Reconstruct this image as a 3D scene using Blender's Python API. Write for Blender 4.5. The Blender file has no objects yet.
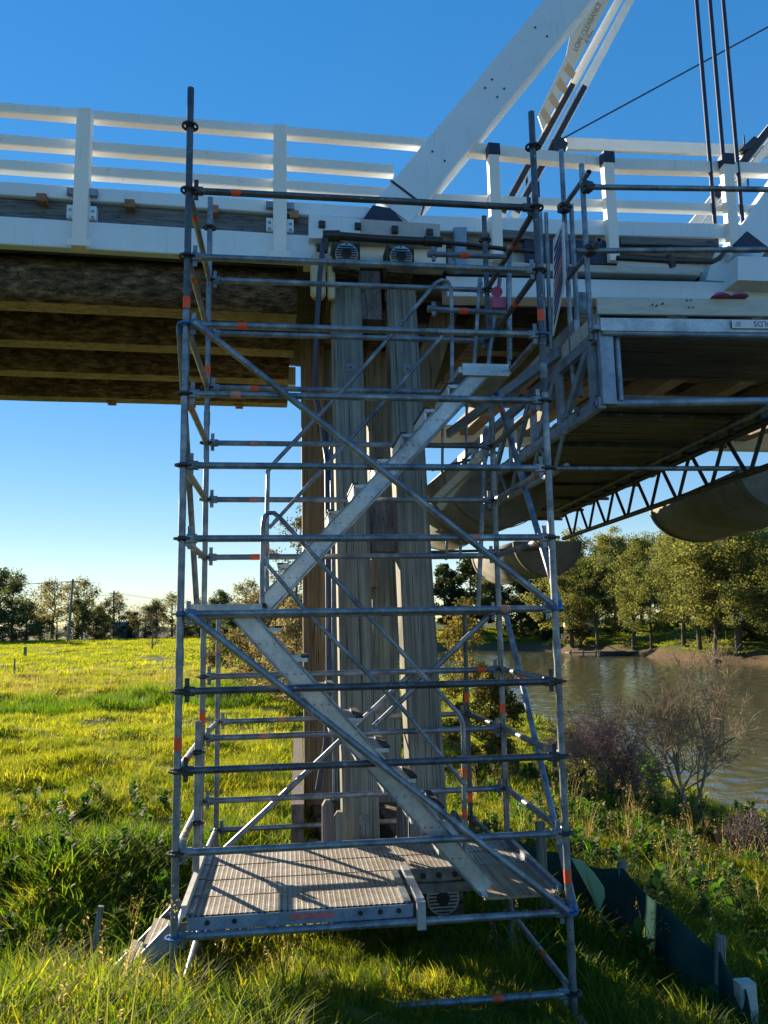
import bpy, math, random
import numpy as np
from mathutils import Vector, Matrix
random.seed(7); NR = np.random.RandomState(11)
V = Vector; PI = math.pi
S = bpy.context.scene; COL = S.collection
R = math.radians

# ------------------------------------------------------------------ camera
F = 776.42
PITCH, ROLL, YAW = R(8.1287), R(-.9852), R(7.1702)
cy, sy = math.cos(YAW), math.sin(YAW)
FW = V((sy*math.cos(PITCH), cy*math.cos(PITCH), math.sin(PITCH)))
r0 = V((cy, -sy, 0)); u0 = r0.cross(FW)
RT = r0*math.cos(ROLL) + u0*math.sin(ROLL); UP = -r0*math.sin(ROLL) + u0*math.cos(ROLL)
cam = bpy.data.cameras.new('camera'); co = bpy.data.objects.new('camera', cam); COL.objects.link(co)
M = Matrix.Identity(4)
for i in range(3):
    M[i][0] = RT[i]; M[i][1] = UP[i]; M[i][2] = -FW[i]
co.matrix_world = M
cam.sensor_fit = 'VERTICAL'; cam.sensor_height = 36.0; cam.lens = 36*F/1024
cam.clip_end = 3000; cam.clip_start = .05
S.camera = co

def ray(px, py): return RT*((px-384)/F) + UP*((512-py)/F) + FW
def pt(px, py, y):                      # a measured picture point at world depth y
    d = ray(px, py); return d*(y/d.y)
TB = R(2.1); BD = V((math.cos(TB), math.sin(TB), 0)); BN = V((-math.sin(TB), math.cos(TB), 0)); BO = V((0, 8.2, 0))
def ptz(px, py, z):
    d = ray(px, py); return d*(z/d.z)
def bw(s, n, z): return BO + BD*s + BN*n + V((0, 0, z))
def bp(px, py, n):                      # picture point -> (s, z) on the bridge's plane n
    d = ray(px, py); k = (BO.dot(BN)+n)/d.dot(BN); p = d*k
    return (p-BO).dot(BD), p.z

# ------------------------------------------------------------------ materials
def newmat(name):
    m = bpy.data.materials.new(name); m.use_nodes = True
    nt = m.node_tree; b = nt.nodes['Principled BSDF']; return m, nt, b
def nd(nt, t, **k):
    n = nt.nodes.new(t)
    for a, v in k.items():
        if a in n.inputs: n.inputs[a].default_value = v
        else: setattr(n, a, v)
    return n
def ramp(nt, fac, stops):
    r = nt.nodes.new('ShaderNodeValToRGB'); e = r.color_ramp.elements
    while len(e) < len(stops): e.new(.5)
    for x, (p, c) in zip(e, stops): x.position = p; x.color = (*c, 1) if len(c) == 3 else c
    nt.links.new(fac, r.inputs[0]); return r.outputs[0]
def coords(nt, scale, kind='Object'):
    tc = nt.nodes.new('ShaderNodeTexCoord'); mp = nt.nodes.new('ShaderNodeMapping')
    mp.inputs['Scale'].default_value = scale
    nt.links.new(tc.outputs[kind], mp.inputs[0]); return mp.outputs[0]
def noise(nt, vec, scale, detail=5, rough=.6):
    n = nd(nt, 'ShaderNodeTexNoise'); n.inputs['Scale'].default_value = scale
    n.inputs['Detail'].default_value = detail; n.inputs['Roughness'].default_value = rough
    nt.links.new(vec, n.inputs['Vector']); return n.outputs['Fac']
def bump(nt, b, h, strength, dist=.01):
    k = nd(nt, 'ShaderNodeBump'); k.inputs['Strength'].default_value = strength; k.inputs['Distance'].default_value = dist
    nt.links.new(h, k.inputs['Height']); nt.links.new(k.outputs[0], b.inputs['Normal'])
def mixc(nt, fac, a, b, mode='MIX'):
    m = nt.nodes.new('ShaderNodeMix'); m.data_type = 'RGBA'; m.blend_type = mode
    for s, v in ((0, fac), (6, a), (7, b)):
        if hasattr(v, 'links'): nt.links.new(v, m.inputs[s])
        else: m.inputs[s].default_value = v if s == 0 else (*v, 1)
    return m.outputs[2]

def mottled(name, stops, scale=(1, 1, 1), ns=6, rough=.6, metal=0, bs=.2, bd=.004, fine=60, spec=.5, blotch=False):
    m, nt, b = newmat(name); c = coords(nt, scale)
    n1 = noise(nt, c, ns, 6, .65); n2 = noise(nt, c, fine, 3)
    col = ramp(nt, n1, stops)
    col = mixc(nt, .35, col, ramp(nt, n2, [(.3, (.45, .45, .45)), (.7, (1, 1, 1))]), 'MULTIPLY')
    nt.links.new(col, b.inputs['Base Color'])
    if blotch:
        n3 = noise(nt, coords(nt, (1, 1, 1)), 2.3, 8, .75); n4 = noise(nt, coords(nt, (1, 1, 1)), 26, 5, .7)
        col = mixc(nt, .8, col, ramp(nt, n3, [(.34, (.42, .44, .48)), (.5, (1, 1, 1)), (.66, (1.35, 1.33, 1.28))]), 'MULTIPLY')
        col = mixc(nt, ramp(nt, n4, [(.62, (0, 0, 0)), (.68, (.8, .8, .8))]), col, (.46, .45, .43))
        col = mixc(nt, ramp(nt, n4, [(.30, (.7, .7, .7)), (.36, (0, 0, 0))]), col, (.10, .075, .06))
        nt.links.new(col, b.inputs['Base Color'])
    b.inputs['Roughness'].default_value = rough; b.inputs['Metallic'].default_value = metal
    b.inputs['Specular IOR Level'].default_value = spec
    bump(nt, b, n2, bs, bd); return m
MT = {}
MT['galv'] = mottled('galvanised_steel', [(.28, (.10, .12, .15)), (.5, (.22, .255, .30)), (.72, (.41, .44, .47))], ns=8, rough=.42, metal=.5, blotch=True)
MT['galvdark'] = mottled('worn_dark_steel', [(.3, (.06, .065, .08)), (.6, (.13, .14, .16)), (.8, (.24, .25, .26))], ns=9, rough=.45, metal=.5, blotch=True)
MT['alu'] = mottled('dull_aluminium', [(.3, (.44, .46, .48)), (.7, (.62, .64, .66))], ns=5, rough=.38, metal=.5, bs=.08, blotch=True)
MT['bluesteel'] = mottled('blue_grey_steel', [(.3, (.19, .25, .34)), (.6, (.29, .37, .48)), (.8, (.42, .49, .56))], ns=6, rough=.45, metal=.25, blotch=True)
MT['cup'] = mottled('blackened_cast_steel', [(.3, (.03, .03, .035)), (.7, (.10, .10, .11))], ns=14, rough=.5, metal=.5)
MT['bluecup'] = mottled('blue_painted_steel', [(.3, (.02, .09, .26)), (.7, (.06, .20, .45))], ns=14, rough=.45)
MT['orange'] = mottled('orange_marker_paint', [(.3, (.90, .075, .02)), (.7, (1.0, .15, .045))], ns=20, rough=.6, bs=.05)
MT['faded'] = mottled('faded_orange_paint', [(.3, (.55, .20, .13)), (.7, (.62, .34, .26))], ns=20, rough=.7, bs=.05)
MT['redtag'] = mottled('pink_red_label', [(.3, (.55, .10, .11)), (.7, (.65, .22, .22))], ns=40, rough=.6, bs=.05)
MT['black'] = mottled('black_plastic', [(.3, (.012, .012, .015)), (.7, (.03, .03, .035))], rough=.4, bs=.1)
MT['hose'] = mottled('dark_violet_hose', [(.3, (.03, .032, .07)), (.7, (.05, .05, .11))], rough=.4, bs=.05)
MT['cream'] = mottled('cream_plastic', [(.3, (.55, .47, .26)), (.7, (.66, .58, .36))], rough=.5, bs=.05)
MT['conc'] = mottled('grey_fibre_cement', [(.25, (.13, .125, .105)), (.55, (.23, .22, .185)), (.8, (.34, .32, .27))], ns=3, rough=.85, bs=.25)
MT['rock'] = mottled('brown_grey_rock', [(.25, (.06, .05, .04)), (.55, (.15, .125, .10)), (.8, (.26, .23, .19))], ns=4, rough=.9, bs=.5)
MT['rubber'] = mottled('black_rubber', [(.3, (.01, .01, .01)), (.7, (.025, .025, .025))], rough=.6)
MT['pink'] = mottled('pink_plastic', [(.3, (.45, .08, .20)), (.7, (.5, .12, .25))], rough=.5)

def timber(name, stops, axis='Z', rough=.8, bs=.5, paint=None, gs=1.0, crack=.4):
    """grain stretched along the member's axis; optional worn paint"""
    m, nt, b = newmat(name)
    st = {'R': (7, .6, .3), 'L': (1.5, 4.5, 4.5), 'X': (.35, 7, 7), 'Y': (7, .35, 7), 'Z': (7, 7, .35)}[axis]
    c = coords(nt, tuple(v*gs for v in st)); c2 = coords(nt, (1, 1, 1))
    g = noise(nt, coords(nt, tuple(v*gs*(1 if v > 1 else .5) for v in st)), 5, 4, .55); big = noise(nt, c2, 1.6, 5); fine = noise(nt, coords(nt, tuple(v*gs*(1 if v > 1 else .3) for v in st)), 13, 4)
    col = ramp(nt, g, stops)
    col = mixc(nt, .7, col, ramp(nt, big, [(.3, (.6, .6, .6)), (.65, (1.12, 1.12, 1.12))]), 'MULTIPLY')
    col = mixc(nt, crack, col, ramp(nt, fine, [(.36, (.28, .26, .25)), (.46, (1, 1, 1))]), 'MULTIPLY')
    split_ = noise(nt, coords(nt, tuple(v*gs*(2.2 if v > 1 else .35) for v in st)), 3.2, 1, .4)
    col = mixc(nt, .85 if not paint else .25, col, ramp(nt, split_, [(.47, (1, 1, 1)), (.495, (.16, .14, .12)), (.505, (.16, .14, .12)), (.53, (1, 1, 1))]), 'MULTIPLY')
    if paint:
        run = noise(nt, coords(nt, (9, 9, .8)), 2.2, 6, .7)
        wear = noise(nt, c2, 9, 8, .75)
        col = mixc(nt, ramp(nt, wear, [(.28, (0, 0, 0)), (.36, (1, 1, 1))]), col, mixc(nt, .5, paint, ramp(nt, big, [(.3, (.80, .80, .78)), (.7, (1, 1, 1))]), 'MULTIPLY'))
    if paint:
        col = mixc(nt, .45, col, ramp(nt, run, [(.28, (.66, .62, .56)), (.42, (1, 1, 1))]), 'MULTIPLY')
        rust = noise(nt, coords(nt, (6, 6, .5)), 3.1, 5, .7)
        col = mixc(nt, ramp(nt, rust, [(.70, (0, 0, 0)), (.78, (.55, .55, .55))]), col, (.36, .22, .12))
    nt.links.new(col, b.inputs['Base Color']); b.inputs['Roughness'].default_value = rough
    b.inputs['Specular IOR Level'].default_value = .3
    bump(nt, b, g, bs if not paint else .15, .012); return m
GREY = [(.25, (.12, .118, .10)), (.5, (.245, .245, .21)), (.75, (.38, .375, .32))]
MT['pile'] = timber('weathered_grey_timber', GREY, 'Z', crack=.25, bs=.35); MT['rakepile'] = timber('weathered_grey_raking_timber', GREY, 'R', crack=.25, bs=.35)
MT['pilebrown'] = timber('weathered_brown_timber', [(.25, (.13, .085, .045)), (.5, (.26, .175, .095)), (.75, (.38, .27, .16))], 'Z')
MT['purple'] = timber('purplish_old_timber', [(.25, (.10, .085, .085)), (.5, (.19, .165, .165)), (.75, (.28, .25, .24))], 'Z')
MT['log'] = timber('dark_log', [(.32, (.026, .020, .013)), (.5, (.11, .080, .048)), (.72, (.28, .215, .13))], 'L', gs=.8, crack=.3)
MT['logbounce'] = timber('bounce_lit_log_underside', [(.25, (.22, .18, .105)), (.5, (.38, .32, .20)), (.75, (.50, .43, .29))], 'L', gs=.8, crack=.3)  # paler tan: light bounced up onto the log undersides, put into the colour
MT['soffit'] = timber('brown_planks', [(.25, (.14, .12, .095)), (.5, (.25, .215, .175)), (.75, (.36, .32, .26))], 'X')
MT['greybeam'] = timber('grey_beam', [(.25, (.09, .10, .11)), (.5, (.17, .18, .19)), (.75, (.25, .26, .27))], 'X')
MT['dirty'] = timber('peeling_white_paint', [(.3, (.10, .10, .10)), (.6, (.35, .35, .35))], 'X', paint=(.48, .48, .48))
MT['white'] = timber('white_painted_timber', [(.3, (.28, .27, .25)), (.6, (.5, .5, .47))], 'X', paint=(.72, .84, .93), rough=.5)
MT['whitey'] = timber('white_painted_board', [(.3, (.35, .33, .28)), (.6, (.6, .58, .5))], 'X', paint=(.86, .86, .83), rough=.55)
MT['toe'] = mottled('pale_toe_board', [(.25, (.42, .44, .40)), (.5, (.56, .57, .52)), (.75, (.66, .66, .60))], (1, 3, 6), ns=4, rough=.65, bs=.1)
MT['ply'] = timber('plywood', [(.3, (.28, .20, .12)), (.6, (.36, .27, .17))], 'Y', bs=.15, crack=.2)
MT['peg'] = timber('raw_orange_timber', [(.3, (.30, .16, .08)), (.7, (.45, .26, .14))], 'Y')
MT['stake'] = timber('stake_timber', GREY, 'Z', gs=2)
MT['steelplate'] = mottled('dark_blue_steel_plate', [(.3, (.012, .018, .045)), (.7, (.03, .04, .09))], rough=.5, metal=.2)

# ------------------------------------------------------------------ mesh builder
ORG = {}
def empty(name, loc, label, cat, group=None):
    o = bpy.data.objects.new(name, None); COL.objects.link(o); o.location = loc; o.empty_display_size = .2
    ORG[o.name] = V(loc); tag(o, label, cat, group); return o
def tag(o, label=None, cat=None, group=None, kind=None):
    if label: o['label'] = label
    if cat: o['category'] = cat
    if group: o['group'] = group
    if kind: o['kind'] = kind
    return o
class MB:
    def __init__(s): s.v = []; s.f = []; s.sm = []; s.mi = []; s.cm = 0
    def add(s, vs, fs, smooth=False):
        k = len(s.v); s.v += [tuple(v) for v in vs]
        for f in fs: s.f.append(tuple(i+k for i in f)); s.sm.append(smooth); s.mi.append(s.cm)
    def frame(s, d, up=None):
        d = d.normalized(); up = up or (V((0, 0, 1)) if abs(d.z) < .95 else V((0, 1, 0)))
        a = d.cross(up).normalized(); return d, a, a.cross(d).normalized()
    def tube(s, p, q, r, n=12, r2=None, cap=True, hollow=False):
        p, q = V(p), V(q); d, a, b = s.frame(q-p); r2 = r if r2 is None else r2
        vs = []
        for c, rr in ((p, r), (q, r2)):
            for i in range(n):
                t = 2*PI*i/n; vs.append(c + a*(rr*math.cos(t)) + b*(rr*math.sin(t)))
        s.add(vs, [(i, (i+1) % n, n+(i+1) % n, n+i) for i in range(n)], True)
        if cap and not hollow:
            s.add(vs[:n], [tuple(range(n-1, -1, -1))]); s.add(vs[n:], [tuple(range(n))])
        if hollow:
            for c, rr, sg in ((p, r, 1), (q, r2, -1)):
                ring = []
                for f_ in (1, .82):
                    for i in range(n):
                        t = 2*PI*i/n; ring.append(c + a*(rr*f_*math.cos(t)) + b*(rr*f_*math.sin(t)))
                for i in range(n):
                    t = 2*PI*i/n; ring.append(c + d*(.08*sg) + a*(rr*.82*math.cos(t)) + b*(rr*.82*math.sin(t)))
                s.add(ring, [(i, (i+1) % n, n+(i+1) % n, n+i) for i in range(n)])
                s.add(ring, [(n+i, n+(i+1) % n, 2*n+(i+1) % n, 2*n+i) for i in range(n)], True)
    def path(s, pts, r, n=10):
        pts = [V(p) for p in pts]; vs = []; a0 = None
        for k, p in enumerate(pts):
            d = (pts[min(k+1, len(pts)-1)] - pts[max(k-1, 0)]).normalized()
            if a0 is None: _, a, b = s.frame(d)
            else:
                a = (a0 - d*a0.dot(d)).normalized(); b = a.cross(d)
            a0 = a; rr = r[k] if isinstance(r, (list, tuple)) else r
            for i in range(n):
                t = 2*PI*i/n; vs.append(p + a*(rr*math.cos(t)) + b*(rr*math.sin(t)))
        fs = [(k*n+i, k*n+(i+1) % n, (k+1)*n+(i+1) % n, (k+1)*n+i) for k in range(len(pts)-1) for i in range(n)]
        s.add(vs, fs, True)
        m = len(vs); s.add(vs[:n], [tuple(range(n-1, -1, -1))]); s.add(vs[m-n:], [tuple(range(n))])
    def beam(s, p, q, w, h, up=None, off=(0, 0), bev=.0):
        """box from p to q, w across, h along 'up'"""
        p, q = V(p), V(q); d, a, b = s.frame(q-p, up); o = a*off[0] + b*off[1]
        e = min(bev, w*.3, h*.3)
        prof = [(-w/2, -h/2), (w/2, -h/2), (w/2, h/2), (-w/2, h/2)] if e <= 0 else \
            [(-w/2+e, -h/2), (w/2-e, -h/2), (w/2, -h/2+e), (w/2, h/2-e), (w/2-e, h/2), (-w/2+e, h/2), (-w/2, h/2-e), (-w/2, -h/2+e)]
        n = len(prof); vs = [c + o + a*x + b*y for c in (p, q) for x, y in prof]
        s.add(vs, [(i, (i+1) % n, n+(i+1) % n, n+i) for i in range(n)] + [tuple(range(n-1, -1, -1)), tuple(range(n, 2*n))])
    def box(s, c, size, rz=0, bev=0):
        c = V(c); x, y, z = size; d = V((math.cos(rz), math.sin(rz), 0))
        s.beam(c - d*(x/2), c + d*(x/2), y, z, V((0, 0, 1)), bev=bev)
    def prism(s, poly, d):
        poly = [V(p) for p in poly]; d = V(d); n = len(poly)
        s.add(poly + [p+d for p in poly], [tuple(range(n-1, -1, -1)), tuple(range(n, 2*n))] + [(i, (i+1) % n, n+(i+1) % n, n+i) for i in range(n)])
    def build(s, name, mat, parent=None, origin=None):
        me = bpy.data.meshes.new(name)
        o0 = V((0, 0, 0))
        if parent is not None: o0 = ORG[parent.name]
        elif origin is not None: o0 = V(origin)
        me.from_pydata([(x-o0.x, y-o0.y, z-o0.z) for x, y, z in s.v], [], s.f)
        me.polygons.foreach_set('use_smooth', s.sm)
        for m in (mat if isinstance(mat, (list, tuple)) else [mat]): me.materials.append(MT[m] if isinstance(m, str) else m)
        me.polygons.foreach_set('material_index', s.mi)
        import bmesh
        bm = bmesh.new(); bm.from_mesh(me); bmesh.ops.recalc_face_normals(bm, faces=bm.faces); bm.to_mesh(me); bm.free()
        me.update()
        o = bpy.data.objects.new(name, me); COL.objects.link(o)
        if parent is not None: o.parent = parent; ORG[o.name] = o0
        else: o.location = o0
        return o
def tube_obj(name, mat, parent, p, q, r=.0242, **k):
    m = MB(); m.tube(p, q, r, **k); return m.build(name, mat, parent)
def band(par, p, d, r=.0265, l=.05, mat='orange'):
    d = V(d).normalized(); m = MB(); m.tube(V(p)-d*l/2, V(p)+d*l/2, r, 12, cap=False); m.build('orange_band', mat, par)
# ------------------------------------------------------------------ terrain
def sst(a, b, x): t = np.clip((x-a)/(b-a), 0, 1); return t*t*(3-2*t)
PY_ = np.array([-600, -5, 0, 3, 4.4, 5.3, 6.3, 7.4, 9, 12, 20, 22.5, 25, 40, 60, 90, 140, 900], float)
PZ_ = np.array([-1.3, -1.5, -1.62, -1.95, -2.12, -2.40, -2.70, -2.62, -2.22, -2.15, -2.22, -2.25, -1.98, -2.0, -1.85, -1.62, -1.5, -1.5], float)
_rw = np.random.RandomState(77); _wv = [(2*PI/l*math.cos(a), 2*PI/l*math.sin(a), p_, l) for l, a, p_ in zip(_rw.uniform(.9, 3.2, 14), _rw.uniform(0, PI, 14), _rw.uniform(0, 6.28, 14))]
def wob(x, y):
    return (sum(np.sin(a*x+c*y+p_)*.0105*l for a, c, p_, l in _wv) + np.sin(x*1.3+.7*y)*np.cos(y*1.1-.4*x)*.035 + np.sin(x*.37+1.7)*np.sin(y*.29+.6)*.09 + np.sin(2.9*x+1.1*y)*np.sin(2.3*y-1.7*x)*.018)
WATER = -5.0
def xf(y): return 49.5 + (76.5-y)*.16
def ground(x, y):
    x = np.asarray(x, float); y = np.asarray(y, float)
    yy = y + np.sin(x*.21+.5)*np.clip((y-14)/8, 0, 1)*1.6
    flat = np.interp(y, PY_, np.interp(PY_, PY_, PZ_))
    zf = np.interp(yy, PY_, PZ_)
    xs = x - .02*np.clip(y-10, 0, 80) - .35*np.sin(y*.25)
    zn = -2.43 - .205*np.clip(xs-.4, 0, None) - .45*np.clip(xs-.4, None, 0) - .35*np.clip(xs-10.6, 0, None)
    k = .12
    h = np.clip(.5+.5*(zn-zf)/k/2, 0, 1)
    z = zn*(1-h) + zf*h - k*h*(1-h)
    yb = 128 + .12*x
    d = np.maximum(x-xf(y) + 1.1*np.sin(y*.23)+.6*np.sin(y*.61), (y-yb)*.8)
    far = -5.15 + .85*np.clip(d, 0, 2.0) + .21*np.clip(d-2.0, 0, 9) + .008*np.clip(d-11, 0, 200)
    far = np.where(d < 0, -5.15+.3*d, far)
    z = np.maximum(np.maximum(z, -7.0), np.maximum(far, -7.0))
    dist = np.sqrt(x*x+y*y)
    return z + wob(x, y)*np.clip(1.2-dist/120, .2, 1)

def warp(n, lo, hi, c, a):
    t = np.linspace(math.asinh((lo-c)/a), math.asinh((hi-c)/a), n); return c + a*np.sinh(t)
xs = warp(330, -900, 900, 2, 4.0); ys = warp(360, -500, 1200, 8, 6.0)
gx, gy = np.meshgrid(xs, ys); gz = ground(gx, gy)
nx, ny = len(xs), len(ys)
idx = np.arange(nx*ny).reshape(ny, nx)
fa = np.stack([idx[:-1, :-1], idx[:-1, 1:], idx[1:, 1:], idx[1:, :-1]], -1).reshape(-1, 4)
me = bpy.data.meshes.new('ground'); me.from_pydata(np.stack([gx, gy, gz], -1).reshape(-1, 3).tolist(), [], fa.tolist())
me.polygons.foreach_set('use_smooth', [True]*len(me.polygons))
g_ob = bpy.data.objects.new('ground', me); COL.objects.link(g_ob); tag(g_ob, kind='structure')
m, nt, b = newmat('ground_earth_and_turf')
geo = nd(nt, 'ShaderNodeNewGeometry')
sep = nd(nt, 'ShaderNodeSeparateXYZ'); nt.links.new(geo.outputs['Position'], sep.inputs[0])
n1 = noise(nt, geo.outputs['Position'], .35, 8, .65); n2 = noise(nt, geo.outputs['Position'], 3.5, 6, .7); n3 = noise(nt, geo.outputs['Position'], 22, 4)
turf = ramp(nt, n2, [(.3, (.030, .050, .010)), (.5, (.075, .105, .016)), (.72, (.145, .155, .035))])
turf = mixc(nt, ramp(nt, n1, [(.42, (0, 0, 0)), (.62, (.6, .6, .6))]), turf, (.16, .14, .055))
turf = mixc(nt, .5, turf, ramp(nt, n3, [(.3, (.4, .4, .4)), (.7, (1.2, 1.2, 1.2))]), 'MULTIPLY')
soil = ramp(nt, n2, [(.3, (.07, .045, .028)), (.6, (.17, .115, .07)), (.8, (.26, .19, .12))])
zz = nd(nt, 'ShaderNodeMath', operation='ADD'); nt.links.new(sep.outputs['Z'], zz.inputs[0])
nm = nd(nt, 'ShaderNodeMath', operation='MULTIPLY'); nt.links.new(n2, nm.inputs[0]); nm.inputs[1].default_value = 1.6
nt.links.new(nm.outputs[0], zz.inputs[1])
mr = nd(nt, 'ShaderNodeMapRange'); nt.links.new(zz.outputs[0], mr.inputs[0])
mr.inputs[1].default_value = -3.7; mr.inputs[2].default_value = -2.9
far_ = nd(nt, 'ShaderNodeMapRange'); nt.links.new(sep.outputs['X'], far_.inputs[0]); far_.inputs[1].default_value = 12; far_.inputs[2].default_value = 22
notfar = nd(nt, 'ShaderNodeMath', operation='SUBTRACT'); notfar.inputs[0].default_value = 1; nt.links.new(far_.outputs[0], notfar.inputs[1])
fm = nd(nt, 'ShaderNodeMath', operation='MAXIMUM'); nt.links.new(mr.outputs[0], fm.inputs[0]); nt.links.new(notfar.outputs[0], fm.inputs[1])
wr = nd(nt, 'ShaderNodeVectorMath', operation='DISTANCE'); nt.links.new(geo.outputs['Position'], wr.inputs[0]); wr.inputs[1].default_value = (-.15, 7.9, -2.4)
wm = nd(nt, 'ShaderNodeMath', operation='ADD'); nt.links.new(wr.outputs['Value'], wm.inputs[0]); nt.links.new(n2, wm.inputs[1])
wv_ = nd(nt, 'ShaderNodeMapRange'); nt.links.new(wm.outputs[0], wv_.inputs[0]); wv_.inputs[1].default_value = 1.2; wv_.inputs[2].default_value = 2.0
f2 = nd(nt, 'ShaderNodeMath', operation='MULTIPLY'); nt.links.new(fm.outputs[0], f2.inputs[0]); nt.links.new(wv_.outputs[0], f2.inputs[1]); fm = f2
nt.links.new(mixc(nt, fm.outputs[0], soil, turf), b.inputs['Base Color']); b.inputs['Roughness'].default_value = .95
b.inputs['Specular IOR Level'].default_value = .1
bump(nt, b, n2, .8, .12); me.materials.append(m)

# river surface: a rippled sheet, fine where it can be seen, coarse beyond
def wgrid(lo, hi, a, b_, fine, coarse):
    v = [a]
    while v[-1] < b_: v.append(v[-1]+fine*max(1, (v[-1]-a)/45))
    l, st = [a], fine
    while l[-1] > lo: st *= 1.3; l.append(max(lo, l[-1]-st))
    r, st = [v[-1]], fine*2
    while r[-1] < hi: st *= 1.3; r.append(min(hi, r[-1]+st))
    return np.array(l[:0:-1]+v+r[1:])
wx, wy = wgrid(3, 160, 6.5, 56, .17, 0), wgrid(-300, 190, 11, 120, .15, 0)
WX, WY = np.meshgrid(wx, wy); WZ = np.full(WX.shape, WATER)
rw = np.random.RandomState(9)
for i in range(26):
    l = .42*1.058**i; a_ = -PI/2 + .35 + rw.randn()*.55; WZ = WZ + .003*l**.9*np.sin(2*PI/l*(WX*math.cos(a_)+WY*math.sin(a_))+rw.rand()*6.28)*(.35+.65*(np.sin(WX*.11+i)*np.sin(WY*.07+1.3*i) > -.3))
wi = np.arange(WX.size).reshape(WX.shape)
wf = np.stack([wi[:-1, :-1], wi[:-1, 1:], wi[1:, 1:], wi[1:, :-1]], -1).reshape(-1, 4)
wme = bpy.data.meshes.new('river'); wme.from_pydata(np.stack([WX, WY, WZ], -1).reshape(-1, 3).tolist(), [], wf.tolist()); wme.polygons.foreach_set('use_smooth', [True]*len(wme.polygons))
m, nt, b = newmat('river_water')
c = coords(nt, (1, 1, 1)); a1 = noise(nt, coords(nt, (1.0, .55, 1)), 1.3, 4, .55); a2 = noise(nt, coords(nt, (1, .6, 1)), 6, 3)
big = noise(nt, coords(nt, (.25, .06, 1)), .35, 3)
b.inputs['Base Color'].default_value = (.105, .10, .052, 1); b.inputs['IOR'].default_value = 1.33
nt.links.new(ramp(nt, big, [(.35, (.02, .02, .02)), (.65, (.07, .07, .07))]), b.inputs['Roughness'])
ad = nd(nt, 'ShaderNodeMath', operation='ADD'); nt.links.new(a1, ad.inputs[0]); nt.links.new(a2, ad.inputs[1])
bump(nt, b, ad.outputs[0], .25, .04)
wme.materials.append(m); r_ob = bpy.data.objects.new('river', wme); COL.objects.link(r_ob); tag(r_ob, kind='structure')
# ------------------------------------------------------------------ scaffold tower
X0, X1, Y1, Y2, Y3 = -.6994, 1.8604, 5.2917, 6.7553, 7.8632
def zk(k): return -1.9195 + .5*k
tower = empty('scaffold_tower', (X0, Y1, -2.4), 'tall galvanised scaffold tower with zigzag stairs standing in the grass against the bridge pier', 'scaffold tower')
def rosette(par, c, mat='cup'):
    m = MB(); c = V(c); n = 16; ro, ri, h = .060, .046, .006
    vs = []
    for z in (-h, h):
        for rr in (ro, ri):
            for i in range(n): vs.append(c + V((rr*math.cos(2*PI*i/n), rr*math.sin(2*PI*i/n), z)))
    fs = []
    for i in range(n):
        j = (i+1) % n
        fs += [(i, j, 2*n+j, 2*n+i), (n+i, n+j, 3*n+j, 3*n+i), (i, j, n+j, n+i), (2*n+i, 2*n+j, 3*n+j, 3*n+i)]
    m.add(vs, fs)
    for i in range(4):
        t = PI/4 + i*PI/2
        m.beam(c + V((math.cos(t), math.sin(t), 0))*.022, c + V((math.cos(t), math.sin(t), 0))*.05, .018, .010)
    m.tube(c - V((0, 0, .018)), c + V((0, 0, .018)), .030, 14)
    m.build('rosette', mat, par)
def standard(x, y, z0, z1, ks, mats=('galv',), bands=(), split=None):
    segs = [(z0, z1, mats[0])] if split is None else [(z0, split, mats[0]), (split, z1, mats[1])]
    m = MB()
    for i, (a, c, mt) in enumerate(segs):
        m.cm = i; m.tube((x, y, a), (x, y, c), .0242, 14, hollow=True)
    m.cm = 0
    for k in range(-1, 12, 2):                        # spigot collars where lengths join
        z = zk(k)+.26
        if z0+.4 < z < z1-.35 and k % 4 == 3: m.tube((x, y, z-.10), (x, y, z+.02), .0275, 14)
    o = m.build('standard', [s[2] for s in segs], tower)
    for k in ks: rosette(o, (x, y, zk(k)), 'bluecup' if k in (0, 4, 8) and y == Y1 and random.random() < .7 else 'cup')
    for z, mt in bands: band(o, (x, y, z), (0, 0, 1), .0262, .085, mt)
    return o
def topz(px, py, y): return pt(px, py, y).z
standard(X0, Y1, -2.6, zk(11)+.30, range(-1, 12), ('galv', 'galvdark'), [(topz(187, 303, Y1), 'orange'), (topz(179, 744, Y1), 'orange')], split=zk(8)+.1)
standard(X1, Y1, -2.95, zk(11)+.29, range(-1, 12), ('galv', 'galvdark'), [(topz(541, 316, Y1), 'orange'), (topz(569, 876, Y1), 'orange')], split=zk(7)+.06)
standard(X0, Y2, -2.75, zk(11)+.29, range(-1, 12), bands=[(topz(207, 370, Y2), 'orange'), (topz(203, 718, Y2), 'orange')])
standard(X1, Y2, -3.0, zk(11)+.24, range(-1, 12), ('galv', 'galvdark'), [(topz(505, 708, Y2), 'orange')], split=zk(8))
standard(X0+.03, Y3, -2.7, zk(4)+.02, (0, 2, 4), bands=[(topz(216, 648, Y3), 'faded'), (topz(212, 1000, Y3), 'faded')])
standard(X1-.06, Y3, -3.0, zk(4)+.02, (0, 2, 4), ('galvdark',), [(topz(473, 697, Y3), 'orange'), (topz(476, 797, Y3), 'orange')])
standard(-.655, 6.06, zk(0)-.02, zk(2)+.22, (1, 2))
# row of narrow jack bases
for x, y in ((X0, Y1), (X1, Y1), (X0, Y2), (X1, Y2), (X0+.03, Y3), (X1-.06, Y3)):
    m = MB(); z = float(ground(x, y)); m.tube((x, y, z-.05), (x, y, z+.22), .018, 10); m.box((x, y, z+.0), (.15, .15, .012)); m.build('jack_base', 'galv', tower)

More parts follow.
